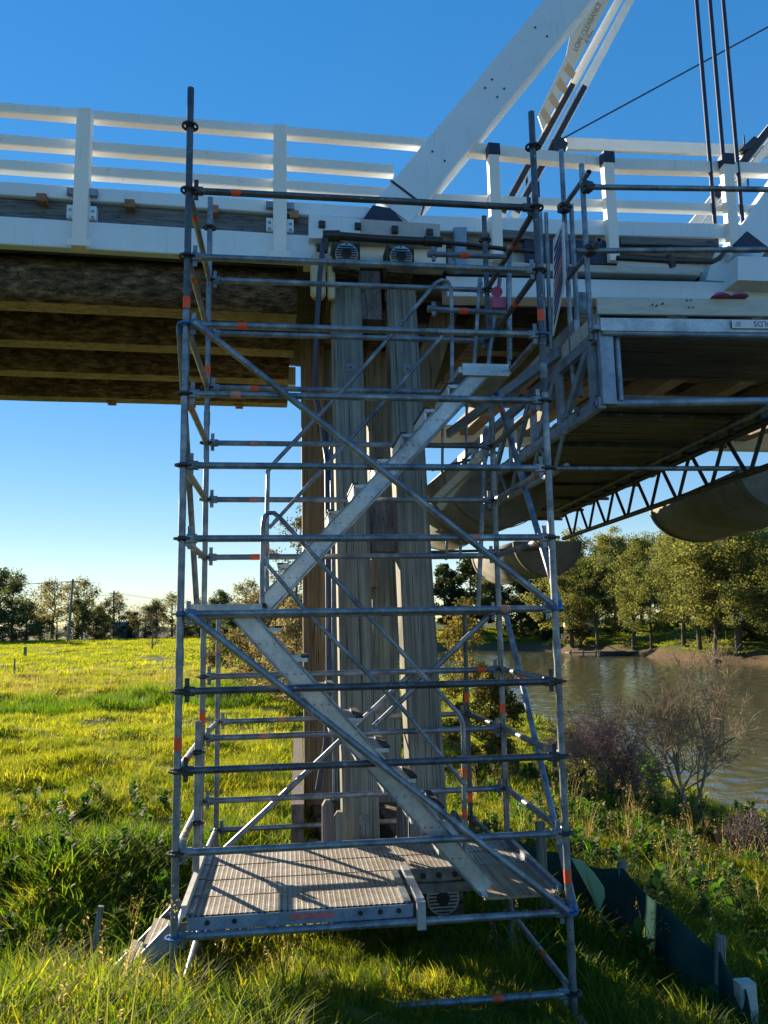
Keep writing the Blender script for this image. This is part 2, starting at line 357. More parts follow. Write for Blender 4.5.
def ledger(p, q, mat='galv', bands=(), r=.0242, name='ledger', heads=True):
    p, q = V(p), V(q); d = (q-p).normalized(); L = (q-p).length
    m = MB(); e = .075 if heads else 0
    m.tube(p+d*e, q-d*e, r, 12)
    if heads:
        for c, s in ((p, 1), (q, -1)):
            a = c + d*(s*.03); b2 = c + d*(s*.10)
            m.cm = 1
            m.beam(a, b2, .034, .062, bev=.008)
            m.beam(c+d*(s*.052)-V((0, 0, .07)), c+d*(s*.052)+V((0, 0, .085)), .008, .030, d)
            m.cm = 0
    o = m.build(name, [mat, 'cup' if mat == 'galvdark' else 'galv'], tower)
    for t, mt in bands: band(o, p+d*(L*t), d, r+.0016, .07, mt)
    return o
FB = {10: [(.13, 'orange')], 8: [(.15, 'orange')], 7: [(.135, 'faded')], -1: [(.80, 'orange')], 4: [(.86, 'faded')], 5: [(.78, 'faded')]}
FM = {10: 'galvdark', 3: 'galvdark', 2: 'galvdark'}
for k in range(-1, 11):
    ledger((X0, Y1, zk(k)), (X1, Y1, zk(k)), FM.get(k, 'galv'), FB.get(k, ()))
BB = {8: [(.16, 'orange')], 7: [(.16, 'faded')], 6: [(.16, 'faded')], 5: [(.165, 'orange')], 3: [(.93, 'orange')], 2: [(.2, 'faded')]}
for k in (10, 9, 8, 7, 6, 5, 4, 3, 2, 1, 0):
    ledger((X0, Y2, zk(k)), (X1, Y2, zk(k)), 'galv', BB.get(k, ()))
for k in (2, 0): ledger((X0+.03, Y3, zk(k)), (X1-.06, Y3, zk(k)), 'galv' if k else 'galv', [(.25, 'faded')] if k == 2 else ())
for k in range(-1, 11):
    if k not in (3,): ledger((X0, Y1, zk(k)), (X0, Y2, zk(k)), 'galv', [(.25, 'orange')] if k in (10, 9, 7) else [(.3, 'faded')] if k in (1, 2) else (), name='transom')
    if k not in (4,): ledger((X1, Y1, zk(k)), (X1, Y2, zk(k)), 'galv' if k < 9 else 'galvdark', [(.4, 'orange')] if k in (10, 9, -1) else [(.2, 'faded')] if k in (7, 6, 5, 2) else (), name='transom')
for k in (2, 0):
    ledger((X0, Y2, zk(k)), (X0+.03, Y3, zk(k)), name='transom'); ledger((X1, Y2, zk(k)), (X1-.06, Y3, zk(k)), 'galvdark', name='transom')
def brace(p, q, mat='galv', bl=()):
    p, q = V(p), V(q); d = (q-p).normalized(); m = MB()
    m.tube(p, q, .0242, 12); m.cm = 1
    for c, s in ((p, 1), (q, -1)): m.beam(c - d*(s*.015), c + d*(s*.055), .032, .052, bev=.008)
    o = m.build('brace', [mat, 'bluecup'], tower)
    for t in bl: band(o, p+(q-p)*t, d, .026, .06)
yo = Y1-.045
brace((X0+.06, yo, zk(8)+.0), (X1-.03, yo, zk(4)+.02))
brace((X0+.06, yo, zk(4)+.0), (X1-.03, yo, zk(0)+.02))
xo = X0-.05; brace((xo, Y1+.03, zk(8)), (xo, Y2-.03, zk(4)))
xo = X1+.05; brace((xo, Y2-.03, zk(8)), (xo, Y1+.03, zk(4)), bl=(.12,)); brace((xo, Y2-.03, zk(4)), (xo, Y1+.03, zk(0)), bl=(.27,))
# back face braces
brace((X0+.05, Y2+.05, zk(0)-.02), (1.12, Y2+.05, zk(3)+.02)); brace((.75, Y2+.05, zk(2)+.05), (X1-.04, Y2+.05, zk(4)))
brace(pt(486, 430, Y3), pt(478, 612, Y3), 'galv', (.7,))

# perforated steel decking
m_, nt, b = newmat('perforated_steel_plank')
tc = nd(nt, 'ShaderNodeTexCoord'); sx = nd(nt, 'ShaderNodeSeparateXYZ'); nt.links.new(tc.outputs['Object'], sx.inputs[0])
def cell(out, per, off=0):
    a = nd(nt, 'ShaderNodeMath', operation='MULTIPLY_ADD'); nt.links.new(out, a.inputs[0]); a.inputs[1].default_value = 1/per; a.inputs[2].default_value = off
    f_ = nd(nt, 'ShaderNodeMath', operation='FRACT'); nt.links.new(a.outputs[0], f_.inputs[0])
    s_ = nd(nt, 'ShaderNodeMath', operation='SUBTRACT'); nt.links.new(f_.outputs[0], s_.inputs[0]); s_.inputs[1].default_value = .5
    p_ = nd(nt, 'ShaderNodeMath', operation='POWER'); nt.links.new(s_.outputs[0], p_.inputs[0]); p_.inputs[1].default_value = 2
    return p_.outputs[0]
ad = nd(nt, 'ShaderNodeMath', operation='ADD'); nt.links.new(cell(sx.outputs['X'], .036), ad.inputs[0]); nt.links.new(cell(sx.outputs['Y'], .028), ad.inputs[1])
sq = nd(nt, 'ShaderNodeMath', operation='SQRT'); nt.links.new(ad.outputs[0], sq.inputs[0])
ring = ramp(nt, sq.outputs[0], [(.18, (0, 0, 0)), (.24, (1, 1, 1)), (.36, (1, 1, 1)), (.46, (.35, .35, .35))])
n_ = noise(nt, tc.outputs['Object'], 5, 6, .7); nf = noise(nt, tc.outputs['Object'], 45, 3)
base = ramp(nt, n_, [(.3, (.20, .16, .12)), (.5, (.34, .30, .25)), (.7, (.48, .46, .42))])
base = mixc(nt, .5, base, ramp(nt, nf, [(.3, (.6, .6, .6)), (.7, (1.1, 1.1, 1.1))]), 'MULTIPLY')
hole = ramp(nt, sq.outputs[0], [(.17, (.02, .02, .02)), (.23, (1, 1, 1))])
nt.links.new(mixc(nt, 1, base, hole, 'MULTIPLY'), b.inputs['Base Color']); b.inputs['Roughness'].default_value = .6; b.inputs['Metallic'].default_value = .25
bump(nt, b, ring, .9, .006); MT['plank'] = m_
zd = zk(0)+.108
dk = Y1+.03; wpl = (Y2-.05-dk)/4
def plank(x0, x1, y0, y1, zt, mat='plank', name='deck_plank', par=None):
    m = MB(); h = .055
    m.box(((x0+x1)/2, (y0+y1)/2, zt-.012), (x1-x0, y1-y0-.022, .024))
    o = m.build(name, mat, tower)
    m = MB()
    for y in (y0+.012, y1-.012): m.box(((x0+x1)/2, y, zt-.052), (x1-x0, .012, .055))
    for x in (x0+.02, x1-.02): m.beam((x, y0+.015, zt-.005), (x, y1-.015, zt-.005), .05, .03)
    m.build('plank_edge', 'galv', o); return o
for i in range(4):
    x1p = X1-.06 if i >= 2 else .80
    plank(X0+.07, x1p, dk+i*wpl, dk+(i+1)*wpl, zd)
m = MB(); m.box((1.55, dk+wpl, zd-.008), (.50, 2*wpl-.02, .02)); o = m.build('plywood_panel', 'ply', tower)
m = MB()
m.box((1.305, dk+wpl, zd+.008), (.035, 2*wpl-.02, .012)); m.build('panel_edge', 'alu', o)
m = MB(); m.box((1.795, dk+wpl, zd+.008), (.035, 2*wpl-.02, .012)); m.build('panel_edge', 'alu', o)
m = MB(); m.box(((X0+X1)/2+.02, dk+1.0*wpl*2, zd-.14), (X1-X0-.2, .03, .07)); m.build('deck_bearer', 'galv', tower)
# front edge channel with slots, label and hook
m = MB(); m.box(((X0+.85)/2+.02, Y1+.026, zd-.045), (.86-X0-.12, .012, .078)); o = m.build('edge_channel', 'bluesteel', tower)
m = MB()
for x in (-.50, -.33, .47, .60, .72): m.tube((x, Y1+.014, zd-.04), (x, Y1+.0225, zd-.04), .016, 12)
m.build('slot', 'black', o)
m = MB(); m.box((.16, Y1+.017, zd-.036), (.28, .004, .034)); m.build('label', 'redtag', o)
m = MB(); m.beam((.86, Y1-.0, zd+.02), (.86, dk+2*wpl, zd+.02), .05, .03); m.box((.86, Y1-.02, zd-.06), (.055, .05, .17)); m.tube((.86, Y1-.046, zd-.1), (.86, Y1-.052, zd-.1), .01); m.build('plank_hook', 'alu', tower)
m = MB(); m.box((.98, dk+2*wpl-.006, zd-.05), (.62, .008, .08)); o = m.build('edge_channel', 'galv', tower)
m = MB()
for x in (.75, .87, 1.0, 1.12, 1.24): m.tube((x, dk+2*wpl-.0105, zd-.05), (x, dk+2*wpl-.018, zd-.05), .022, 12)
m.build('slot', 'black', o)
m = MB(); m.box((X0+.05, (Y1+Y2)/2, zd+.025), (.035, Y2-Y1-.1, .07)); m.build('toe_board', 'toe', tower)
m = MB(); m.box((X1-.04, (Y1+Y2)/2, zd+.02), (.035, Y2-Y1-.1, .05)); m.build('toe_board', 'galv', tower)

# stairs: near flight k0 right -> k4 left; far flight k4 left -> k8 right
def flight(xa, za, xb, zb, y0, y1, n, name):
    """stair from low (xa,za) to high (xb,zb) between stringers y0 and y1"""
    p0, p1 = V((xa, y0, za)), V((xb, y0, zb)); st = None
    m = MB(); m.beam(p0, p1, .035, .132, bev=.006)
    st = m.build('stair_flight', 'alu', tower)
    m = MB(); m.beam(p0+V((0, y1-y0, 0)), p1+V((0, y1-y0, 0)), .035, .132, bev=.006); m.build('stringer', 'alu', st)
    dn_ = (p1-p0).normalized(); pr = dn_.cross(V((0, 1, 0))).normalized(); m = MB()
    for sg in (-1, 1): m.beam(p0+pr*(sg*.060)+V((0, -.021, 0)), p1+pr*(sg*.060)+V((0, -.021, 0)), .012, .014, pr)
    for i in range(1, n):
        for e in (-.05, .0, .05):
            c = p0+(p1-p0)*(i/n)+V((e, -.0175, .0)); m.tube(c, c-V((0, .006, 0)), .007, 8)
    m.build('flange', 'galv', st)
    d = p1-p0; up = d.cross(V((0, 1, 0))).normalized(); up = up if up.z > 0 else -up
    sgn = 1 if xb > xa else -1
    for i in range(1, n):
        c = p0 + d*(i/n) + V((0, 0, .035)); m = MB()
        c = c+V((0, 0, .038)); m.box((c.x+sgn*.02, (y0+y1)/2+.012, c.z+.02), (.22, y1-y0-.03, .028)); m.box((c.x-.085 if sgn > 0 else c.x-.125, (y0+y1)/2+.012, c.z-.02), (.018, y1-y0-.03, .075)); o = m.build('tread', 'alu', st)
        m = MB(); m.box((c.x-sgn*.075, (y0+y1)/2+.012, c.z+.040), (.05, y1-y0-.026, .014)); m.build('nosing', 'rubber', o)
    return st
a = pt(492, 900, 5.45); bt = pt(243, 617, 5.45)
s1 = flight(1.34, zk(0)+.13, -.32, zk(4)+.0, 5.44, 6.02, 9, 'a')
a = pt(268, 603, 6.09); c = pt(482, 372, 6.09)
s2 = flight(a.x-.03, a.z-.02, c.x, c.z, 6.09, 6.66, 9, 'b')
# landings
m = MB(); m.box((-.42, (5.42+6.66)/2, zk(4)+.045), (.50, 1.26, .035)); m.box((-.42, 5.425, zk(4)+.02), (.50, .03, .09)); o = m.build('landing', 'alu', tower)
m = MB(); m.box((-.165, (5.42+6.05)/2, zk(4)+.055), (.03, .6, .03)); m.build('nosing', 'rubber', o)
a = pt(462, 369, 6.07); c = pt(508, 369, 6.07)
m = MB(); m.box(((a.x+X1)/2-.02, 6.38, a.z-.01), (X1-a.x+.02, .64, .05)); m.box(((a.x+c.x)/2, 6.055, a.z-.01), (c.x-a.x, .03, .10)); m.build('landing', 'alu', tower)
# handrails
def rail(pts, name='stair_handrail', r=.017): 
    m = MB(); m.path(pts, r, 10); return m.build(name, 'galv', tower)
def arc(c, r, a0, a1, n, e1, e2): return [c + e1*(r*math.cos(a0+(a1-a0)*i/n)) + e2*(r*math.sin(a0+(a1-a0)*i/n)) for i in range(n+1)]
yh = 5.47
A = [pt(262, 618, yh), pt(262.5, 560, yh), pt(263, 528, yh), pt(264, 518, yh), pt(268, 513, yh), pt(274, 513, yh), pt(280, 518, yh), pt(372, 620, yh), pt(458, 713, yh), pt(463, 724, yh), pt(464, 760, yh), pt(465, 875, yh)]
o = rail(A); m = MB(); m.path([pt(263, 560, yh), pt(314, 620, yh), pt(402, 708, yh), pt(464, 784, yh)], .016, 10); m.build('mid_rail', 'galv', o)
for py in (773, 814): band(o, pt(464.4, py, yh), (0, 0, 1), .019, .06)
yh = 6.09
Bp = [pt(267, 605, yh), pt(267, 520, yh), pt(268, 471, yh), pt(276, 461, yh), pt(352.5, 380, yh), pt(420, 302, yh), pt(436, 283, yh), pt(442, 280, yh), pt(448, 282, yh), pt(451, 288, yh), pt(452, 320, yh), pt(452, 382, yh)]
o = rail(Bp); m = MB(); m.path([pt(269, 528, yh), pt(404, 380, yh), pt(452, 325, yh)], .016, 10); m.build('mid_rail', 'galv', o)
band(o, pt(267, 548, yh), (0, 0, 1), .019, .06, 'faded')
# guard tubes and a gate at the top landing
for (x0, y0), (x1, y1), bx in (((430, 254), (506, 257), 464), ((430, 309), (506, 313), 463)):
    p, q = pt(x0, y0, 6.0), pt(x1, y1, 6.0); m = MB(); m.tube(p, q, .022, 12); m.beam(p+V((.03, 0, -.06)), p+V((.03, 0, .06)), .03, .03); m.tube(p-V((.02, 0, 0)), p+V((.06, 0, 0)), .03, 10)
    o = m.build('guard_rail', 'galv', tower); band(o, pt(bx, (y0+y1)/2, 6.0), (1, 0, 0), .026, .075)
m = MB()
for x0, x1 in ((480, 474), (500, 488), (508, 509)): m.tube(pt(x0, 278, 6.5), pt(x1, 366, 6.5), .018, 8)
m.tube(pt(509, 246, 6.4), pt(510, 360, 6.4), .022, 8)
m.build('gate', 'galv', tower)
o = MB(); o.tube(pt(497, 292, 6.45), pt(497, 292, 6.55), .05, 14); o.box(pt(498, 304, 6.5), (.12, .08, .1)); tag(o.build('hose_reel', 'pink', None, pt(498, 304, 6.5)), 'small pink hose reel hanging beside the top landing of the scaffold stairs', 'hose reel')
# little access steps at the tower's left side
acc = empty('access_steps', (-1.2, 5.9, -2.4), 'low steel access steps leaning from the grass up to the scaffold deck', 'steps')
for j, y in enumerate((5.62, 6.12)):
    m = MB(); m.beam((-1.32, y-.08, -2.55), (-.74, y, -2.0), .03, .13, bev=.005); m.build('stringer', 'galv' if j else 'bluesteel', acc)
for t in (.3, .55, .8):
    m = MB(); m.box((-1.32+.58*t, 5.85, -2.55+.55*t+.03), (.17, .46, .025)); m.build('tread', 'plank', acc)
m = MB(); m.beam(pt(92, 962, 5.6), pt(101, 906, 5.6), .03, .035, V((1, 0, 0))); tag(m.build('survey_stake', 'stake', None, pt(92, 962, 5.6)), 'thin grey wooden stake leaning in the grass left of the access steps', 'stake')
# ------------------------------------------------------------------ bridge: approach span
ZUP = V((0, 0, 1))
def bbeam(m, a, b_, n, h, w, ext=0, bev=.006, extl=0):
    """beam between two (s, z) points on the bridge, centred on plane n"""
    (s0, z0), (s1, z1) = a, b_; g = (z1-z0)/(s1-s0)
    s1, z1 = s1+ext, z1+g*ext; s0, z0 = s0-extl, z0-g*extl
    m.beam(bw(s0, n, z0), bw(s1, n, z1), w, h, ZUP, bev=bev)
def bbox(m, s0, s1, n0, n1, z0, z1, bev=.006): m.beam(bw(s0, (n0+n1)/2, (z0+z1)/2), bw(s1, (n0+n1)/2, (z0+z1)/2), n1-n0, z1-z0, ZUP, bev=bev)
ap = empty('timber_bridge_span', bw(-3, 2, -2.2), 'white railed timber approach span with dark log girders on the left', 'bridge span')
m = MB(); bbox(m, -26, .95, .02, 4.5, 4.31, 4.53); m.build('deck', 'greybeam', ap)
m = MB(); bbox(m, -26, .30, -.06, .07, 3.975, 4.285, .01); bbox(m, -26, .3, 4.45, 4.58, 3.975, 4.285); m.build('fascia_beam', 'white', ap)
m = MB(); bbox(m, -26, 1.15, -.04, .12, 4.535, 4.69, .01); bbox(m, -26, 1.15, 4.4, 4.56, 4.535, 4.69); m.build('kerb', 'white', ap)
m = MB(); s = -20
for px in (42, 130, 214, 294): m.box(bw(bp(px, 205, -.05)[0], -.03, 4.505), (.10, .14, .085), TB)
m.build('decking_end', 'peg', ap)
for z0, z1 in ((5.50, 5.612), (5.125, 5.245), (4.835, 4.955)):
    m = MB(); bbox(m, -26, 1.62 if z1 > 5.5 else 1.22, -.02, .10, z0, z1, .01); m.build('rail', 'whitey', ap)
    m = MB(); bbox(m, -26, 1, 4.42, 4.54, z0, z1, .01); m.build('rail', 'whitey', ap)
for i in range(7):
    s = -.085 - 2.09*i
    for n in (-.085, 4.605):
        m = MB(); m.beam(bw(s, n, 3.955), bw(s, n, 5.535), .15, .13, V((0, 1, 0)), bev=.008); o = m.build('rail_post', 'whitey', ap)
        if n < 0:
            m = MB(); sg = -1
            for ds in (-.115, .115):
                bbox(m, s+ds-.04, s+ds+.04, -.10, -.055, 4.56, 4.64)
                for zz_ in (4.30, 4.37): m.tube(bw(s+ds, -.055, zz_+.02), bw(s+ds, -.085, zz_+.02), .018, 8)
            m.build('bracket', 'bluesteel', o)
            m = MB(); bbox(m, s-.15, s-.078, -.085, .01, 4.30, 4.45); m.build('foot_plate', 'white', o); m = MB(); bbox(m, s+.078, s+.15, -.085, .01, 4.30, 4.45); m.build('foot_plate', 'white', o)
            m = MB(); bbox(m, s-.115, s+.115, -.165, -.152, 3.955, 4.03); m.build('foot_plate', 'whitey', o)
def log(m, p, q, r, n=28, seg=40, seed=0):
    p, q = V(p), V(q); d = (q-p).normalized(); a = d.cross(ZUP).normalized(); b_ = a.cross(d); rs = random.Random(seed); ph = [rs.uniform(0, 6) for _ in range(6)]
    vs = []
    for k in range(seg+1):
        t = k/seg; c = p + (q-p)*t
        for i in range(n):
            th = 2*PI*i/n; L = (q-p).length*t
            rr = r*(1 + .035*math.sin(2*th+ph[0]+L*.5) + .02*math.sin(3*th+ph[1]+L*1.1) + .015*math.sin(L*2.3+ph[2]+th))
            vs.append(c + a*(rr*math.cos(th)) + b_*(max(-.88*r, rr*math.sin(th))))
    lo = [i for i in range(n) if 1.27*PI < 2*PI*(i+.5)/n < 1.66*PI]  # underside faces that get the painted bounce-light tan
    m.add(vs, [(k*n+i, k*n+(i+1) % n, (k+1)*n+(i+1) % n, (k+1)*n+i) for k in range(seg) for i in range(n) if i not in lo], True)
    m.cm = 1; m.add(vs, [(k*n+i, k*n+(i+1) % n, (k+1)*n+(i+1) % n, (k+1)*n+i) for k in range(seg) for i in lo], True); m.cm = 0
    m.add(vs[:n], [tuple(range(n))]); m.add(vs[-n:], [tuple(range(n))])
for i, n in enumerate((.50, 1.70, 2.92, 4.15)):
    m = MB(); log(m, bw(-26, n, 3.80), bw(.12+.03*(i % 2), n, 3.80), .31, seed=i, seg=60); m.build('log_girder', ['log', 'logbounce'], ap)
for s in (-1.37, -.62, -2.6): m = MB(); bbox(m, s-.06, s+.06, 4.1, 4.3, 3.49, 3.57); m.build('packing_piece', 'peg', ap)

# ------------------------------------------------------------------ pier
pier = empty('timber_pier', (.95, 8.5, -2.6), 'weathered grey timber trestle pier with raking twin piles behind the scaffold', 'pier')
PX = (.652, 1.268)
for x in PX:
    m = MB(); m.beam((x, 7.13, -2.75), (x, 8.35, 3.72), .325, .33, V((0, 1, 0)), bev=.02); o = m.build('raking_pile', 'rakepile', pier)
    m = MB()
    for z in (3.15, 2.72, -1.72, -1.9):
        y = 7.13 + (z+2.75)/6.47*1.22 - .172
        m.box((x+.02, y, z), (.085, .012, .085)); m.tube((x+.02, y-.006, z), (x+.02, y-.035, z), .017, 6)
    m.build('bolt_plate', 'galv', o)
for x, y, mt, w_ in ((.36, 9.75, 'pilebrown', .30), (.62, 9.9, 'pile', .30), (1.24, 9.9, 'pile', .32), (.50, 11.3, 'pilebrown', .32), (1.16, 11.2, 'pilebrown', .32), (.60, 12.5, 'pile', .32), (1.2, 12.5, 'pile', .32)):
    m = MB(); m.beam((x, y, -2.8), (x-.04, y+.02, 3.74), w_, .32, V((0, 1, 0)), bev=.02); m.build('pile', mt, pier)
def disc_end(par, c, r=.135):
    m = MB(); m.tube(V(c)+V((0, .0, 0)), V(c)-V((0, .022, 0)), r, 32)
    for j in range(-4, 5):
        z = j*.028; hw = math.sqrt(max(0, (r*.9)**2-z*z)); m.box(V(c)+V((0, -.026, z)), (2*hw, .008, .011)) if 0 else None
    o = m.build('end_cap', 'alu', par)
    m = MB()
    for j in range(-4, 5):
        z = j*.028; hw = math.sqrt(max(0, (r*.9)**2-z*z)); m.box(V(c)+V((0, -.026, z)), (2*hw, .010, .010))
    m.build('louvre', 'black', o)
    m = MB(); m.tube(V(c)-V((0, .022, 0)), V(c)-V((0, .036, 0)), .056, 18); m.build('cap_hole', 'black', o)
hs = []
for px_, py_ in ((346.5, 254), (401, 257)):
    p = pt(px_, py_, 7.93); m = MB(); m.beam((p.x, 7.95, p.z-.0), (p.x-.17, 12.7, p.z), .30, .34, ZUP, bev=.012); o = m.build('headstock', 'log', pier); disc_end(o, (p.x, 7.945, p.z), .125)
m = MB()
for x in PX: m.beam((x-.0, 8.2, 3.63), (x-.17, 12.8, 3.63), .36, .16, ZUP)
m.build('corbel', 'log', pier)
for px_, py_ in ((443, 898), (352, 898)):
    p = pt(px_, py_, 6.92); m = MB(); m.beam((p.x, 6.94, p.z), (p.x-.17, 12.7, p.z), .36, .36, ZUP, bev=.012); o = m.build('sill_beam', 'log', pier); disc_end(o, (p.x, 6.935, p.z), .14)
# packing blocks between the twin piles
a, b_ = pt(366, 498, 7.75), pt(400, 552, 7.75); m = MB(); m.beam(((a.x+b_.x)/2, 7.95, b_.z), ((a.x+b_.x)/2, 8.0, a.z), b_.x-a.x, .30, V((0, 1, 0)), bev=.008); m.build('packing_block', 'purple', pier)
a, b_ = pt(359, 266, 8.1), pt(383, 318, 8.1); m = MB(); m.beam(((a.x+b_.x)/2, 8.3, b_.z), ((a.x+b_.x)/2, 8.36, a.z), b_.x-a.x, .25, V((0, 1, 0)), bev=.008); m.build('packing_block', 'purple', pier)
m = MB(); m.box((.96, 9.2, .9), (.25, .3, .25)); m.beam((.96, 8.6, .55), (.9, 11.5, .55), .10, .3, ZUP); m.build('cross_tie', 'purple', pier)
# knee strut and diagonal bracing under the truss span
m = MB(); m.beam(pt(452, 290, 9.0), pt(408, 425, 9.0), .30, .24, V((0, 1, 0)), bev=.012); m.build('knee_strut', 'pilebrown', pier)
# short notched boards and a low waling at the foot
for px0, px1, py0, mt in ((334, 347, 812, 'pile'), (322, 334, 800, 'purple'), (397, 409, 803, 'purple'), (409, 420, 797, 'purple'), (450, 462, 812, 'purple')):
    a, b_ = pt(px0, py0, 7.02), pt(px1, 880, 7.02); xm = (a.x+b_.x)/2; w_ = b_.x-a.x; m = MB()
    m.prism([(a.x, 7.0, b_.z-.4), (b_.x, 7.0, b_.z-.4), (b_.x, 7.0, a.z-.05), (b_.x-.03, 7.0, a.z), (a.x+.03, 7.0, a.z), (a.x, 7.0, a.z-.05)], (0, .08, 0)); m.build('foot_board', mt, pier)
m = MB(); m.beam((.1, 7.9, -1.95), (.16, 12.0, -1.8), .12, .45, ZUP); m.build('waling', 'purple', pier)
# stones at the foot of the pier
rs = random.Random(3)
def stone(c, r, name, label, group=None):
    m = MB(); n, k = 9, 6; vs = []
    for i in range(k+1):
        for j in range(n):
            ph, th = PI*i/k, 2*PI*j/n; q = r*(.8+.35*rs.random()); vs.append(V(c)+V((q*math.sin(ph)*math.cos(th)*1.3, q*math.sin(ph)*math.sin(th), q*math.cos(ph)*.7)))
    m.add(vs, [(i*n+j, i*n+(j+1) % n, (i+1)*n+(j+1) % n, (i+1)*n+j) for i in range(k) for j in range(n)], True)
    return tag(m.build(name, 'rock', None, c), label, 'stone', group)
for px_, py_, y, r in ((322, 838, 7.3, .10), (312, 815, 7.9, .08), (308, 832, 7.5, .07), (327, 822, 7.6, .07)):
    p = pt(px_, py_, y); stone((p.x, y, float(ground(p.x, y))+.05+max(0, p.z-float(ground(p.x, y)))*.5), r, 'stone', 'rough stone lying on bare soil at the left foot of the timber pier', 'stones at the pier foot')

# ------------------------------------------------------------------ truss span
tr = empty('truss_span', bw(5, 2, -2), 'white timber truss span with steep diagonals and steel rods at the right', 'bridge span')
def pb(name, mat, p0, p1, n, h, w, ext=0, extl=0, bev=.008, par=None):
    m = MB(); bbeam(m, bp(*p0, n-w/2), bp(*p1, n-w/2), n, h, w, ext, bev, extl); return m.build(name, mat, par or tr)
pb('bottom_chord', 'white', (447, 286), (768, 292), .12, .24, .26, ext=9)
pb('bottom_chord', 'white', (448, 256), (768, 262), .20, .30, .14, ext=9)
pb('bearing_strip', 'toe', (452, 264), (700, 271.5), .02, .10, .16)
pb('kerb', 'white', (392, 222), (768, 232), .02, .19, .16, ext=9)
pb('rail', 'whitey', (384, 196), (768, 209), .03, .11, .10, ext=9)
pb('rail', 'whitey', (430, 143), (604, 161), .02, .14, .12)
pb('rail', 'whitey', (606, 163), (768, 168), .02, .15, .12, ext=9)
m = MB(); bbeam(m, bp(566, 144, 6.0), bp(768, 152, 6.0), 6.0, .26, .08, 9); m.build('rail', 'whitey', tr)
for px_, t_, b2 in ((492.5, 147, 262), (606.5, 155, 262), (725.5, 157, 258)):
    s, z1 = bp(px_, t_, -.1); z0 = bp(px_, b2, -.1)[1]; m = MB(); m.beam(bw(s, -.10, z0), bw(s, -.10, z1), .125, .12, V((0, 1, 0)), bev=.008); o = m.build('rail_post', 'whitey', tr)
    m = MB(); bbox(m, s-.068, s+.068, -.172, -.04, z1-.13, z1+.012); m.build('post_cap', 'steelplate', o)
pb('splice_plate', 'steelplate', (525, 250), (616, 253), -.06, .30, .03)
pb('spare_board', 'greybeam', (500, 233), (542, 236), -.07, .10, .05); pb('spare_board', 'greybeam', (621, 240), (718, 242.5), -.07, .095, .05)
m = MB(); bbox(m, .95, 14, .0, 6.1, 4.33, 4.50); m.build('deck', 'soffit', tr)
for i in range(11):
    m = MB(); s = 1.35+1.15*i; m.beam(bw(s, .27, 3.72), bw(s, 6.2, 3.72), .26, .34, ZUP); m.build('cross_girder', 'soffit', tr)
for n in (.6, 1.5, 2.4, 3.3, 4.2, 5.1):
    m = MB(); bbox(m, .85, 14, n-.12, n+.12, 3.90, 4.30); m.build('stringer', 'soffit', tr)
m = MB(); bbox(m, .9, 14, 5.95, 6.25, 3.40, 3.75); m.build('bottom_chord', 'white', tr)
# near principal diagonal
def diag(p0, p1, n, h, w, zt, mat='white', name='diagonal', z0=None):
    a, c = bp(*p0, n-w/2), bp(*p1, n-w/2); g = (c[0]-a[0])/(c[1]-a[1]); e = (a[0]+g*(zt-a[1]), zt)
    d0 = bw(a[0], n, a[1]); d1 = bw(e[0], n, e[1]); m = MB(); m.beam(d0, d1, w, h, V((-1, 0, .5)), bev=.012); return m.build(name, mat, tr), d0, d1
o, p0, p1 = diag((394, 211), (566.5, 2), .10, .46, .36, 9.6)
dd = (p1-p0).normalized(); m = MB()
pa = p0 + dd*.28; m.beam(pa - dd*.012, pa + dd*.012, .38, .485, V((-1, 0, .5))); 
for t in (.9, 2.0, 2.15, 3.1):
    q = p0 + dd*t; 
    for sgn in (-.09, .09): m.tube(q + V((0, -.18, 0)) + dd.cross(V((0, 1, 0)))*sgn, q + V((0, -.19, 0)) + dd.cross(V((0, 1, 0)))*sgn, .012, 8)
m.build('strap', 'steelplate', o)
def plate(name, mat, poly, n, th, par=None):
    q = [bw(bp(x, y, n)[0], n, bp(x, y, n)[1]) for x, y in poly]; m = MB(); m.prism(q, BN*th); return m.build(name, mat, par or tr)
plate('shoe', 'steelplate', [(361, 222), (373, 205), (390, 208), (404, 222)], -.10, .34)
plate('bearing_block', 'dirty', [(360, 219), (440, 224), (440, 243), (360, 239)], -.16, .3)
plate('bearing_block', 'white', [(309, 214), (360.4, 219), (360.4, 239), (309, 238)], -.18, .3)
plate('bearing_block', 'whitey', [(304, 238), (446, 243.4), (446, 267), (304, 264)], .0, .2)
m = MB()
for x, y in ((322, 224), (358, 226), (395, 229), (430, 232), (320, 247)): s, z = bp(x, y, -.2); bbox(m, s-.035, s+.035, -.21, -.155, z-.04, z+.04)
m.build('bolt_head', 'black', tr)
plate('pedestal', 'bluesteel', [(454, 227), (467, 227), (466, 270), (456, 270)], -.12, .12)
zt = 9.6
for (x, y) in ((716.5, 243), (730.5, 243), (744.5, 243)):
    s, z = bp(x, y, -.02); m = MB(); m.tube(bw(s, -.02, z-.1), bw(s, -.02, zt+.3), .025, 10); m.build('tension_rod', 'steelplate', tr)
s, z = bp(746, 160, 5.95); m = MB(); m.tube(bw(s, 5.95, z-.6), bw(s, 5.95, zt+.8), .018, 8); m.build('tension_rod', 'steelplate', tr)
for x in (528.5, 534.5, 540):
    s, z = bp(x, 217, 5.95); s2, z2 = bp(x-1, 160, 5.95); m = MB(); m.tube(bw(s, 5.95, z-.5), bw(s, 5.95, z2), .025, 8); m.build('tension_rod', 'steelplate', tr)
m = MB(); bbox(m, p1.x-.3, 14, .0, .3, zt-.1, zt+.25); m.build('top_chord', 'white', tr)
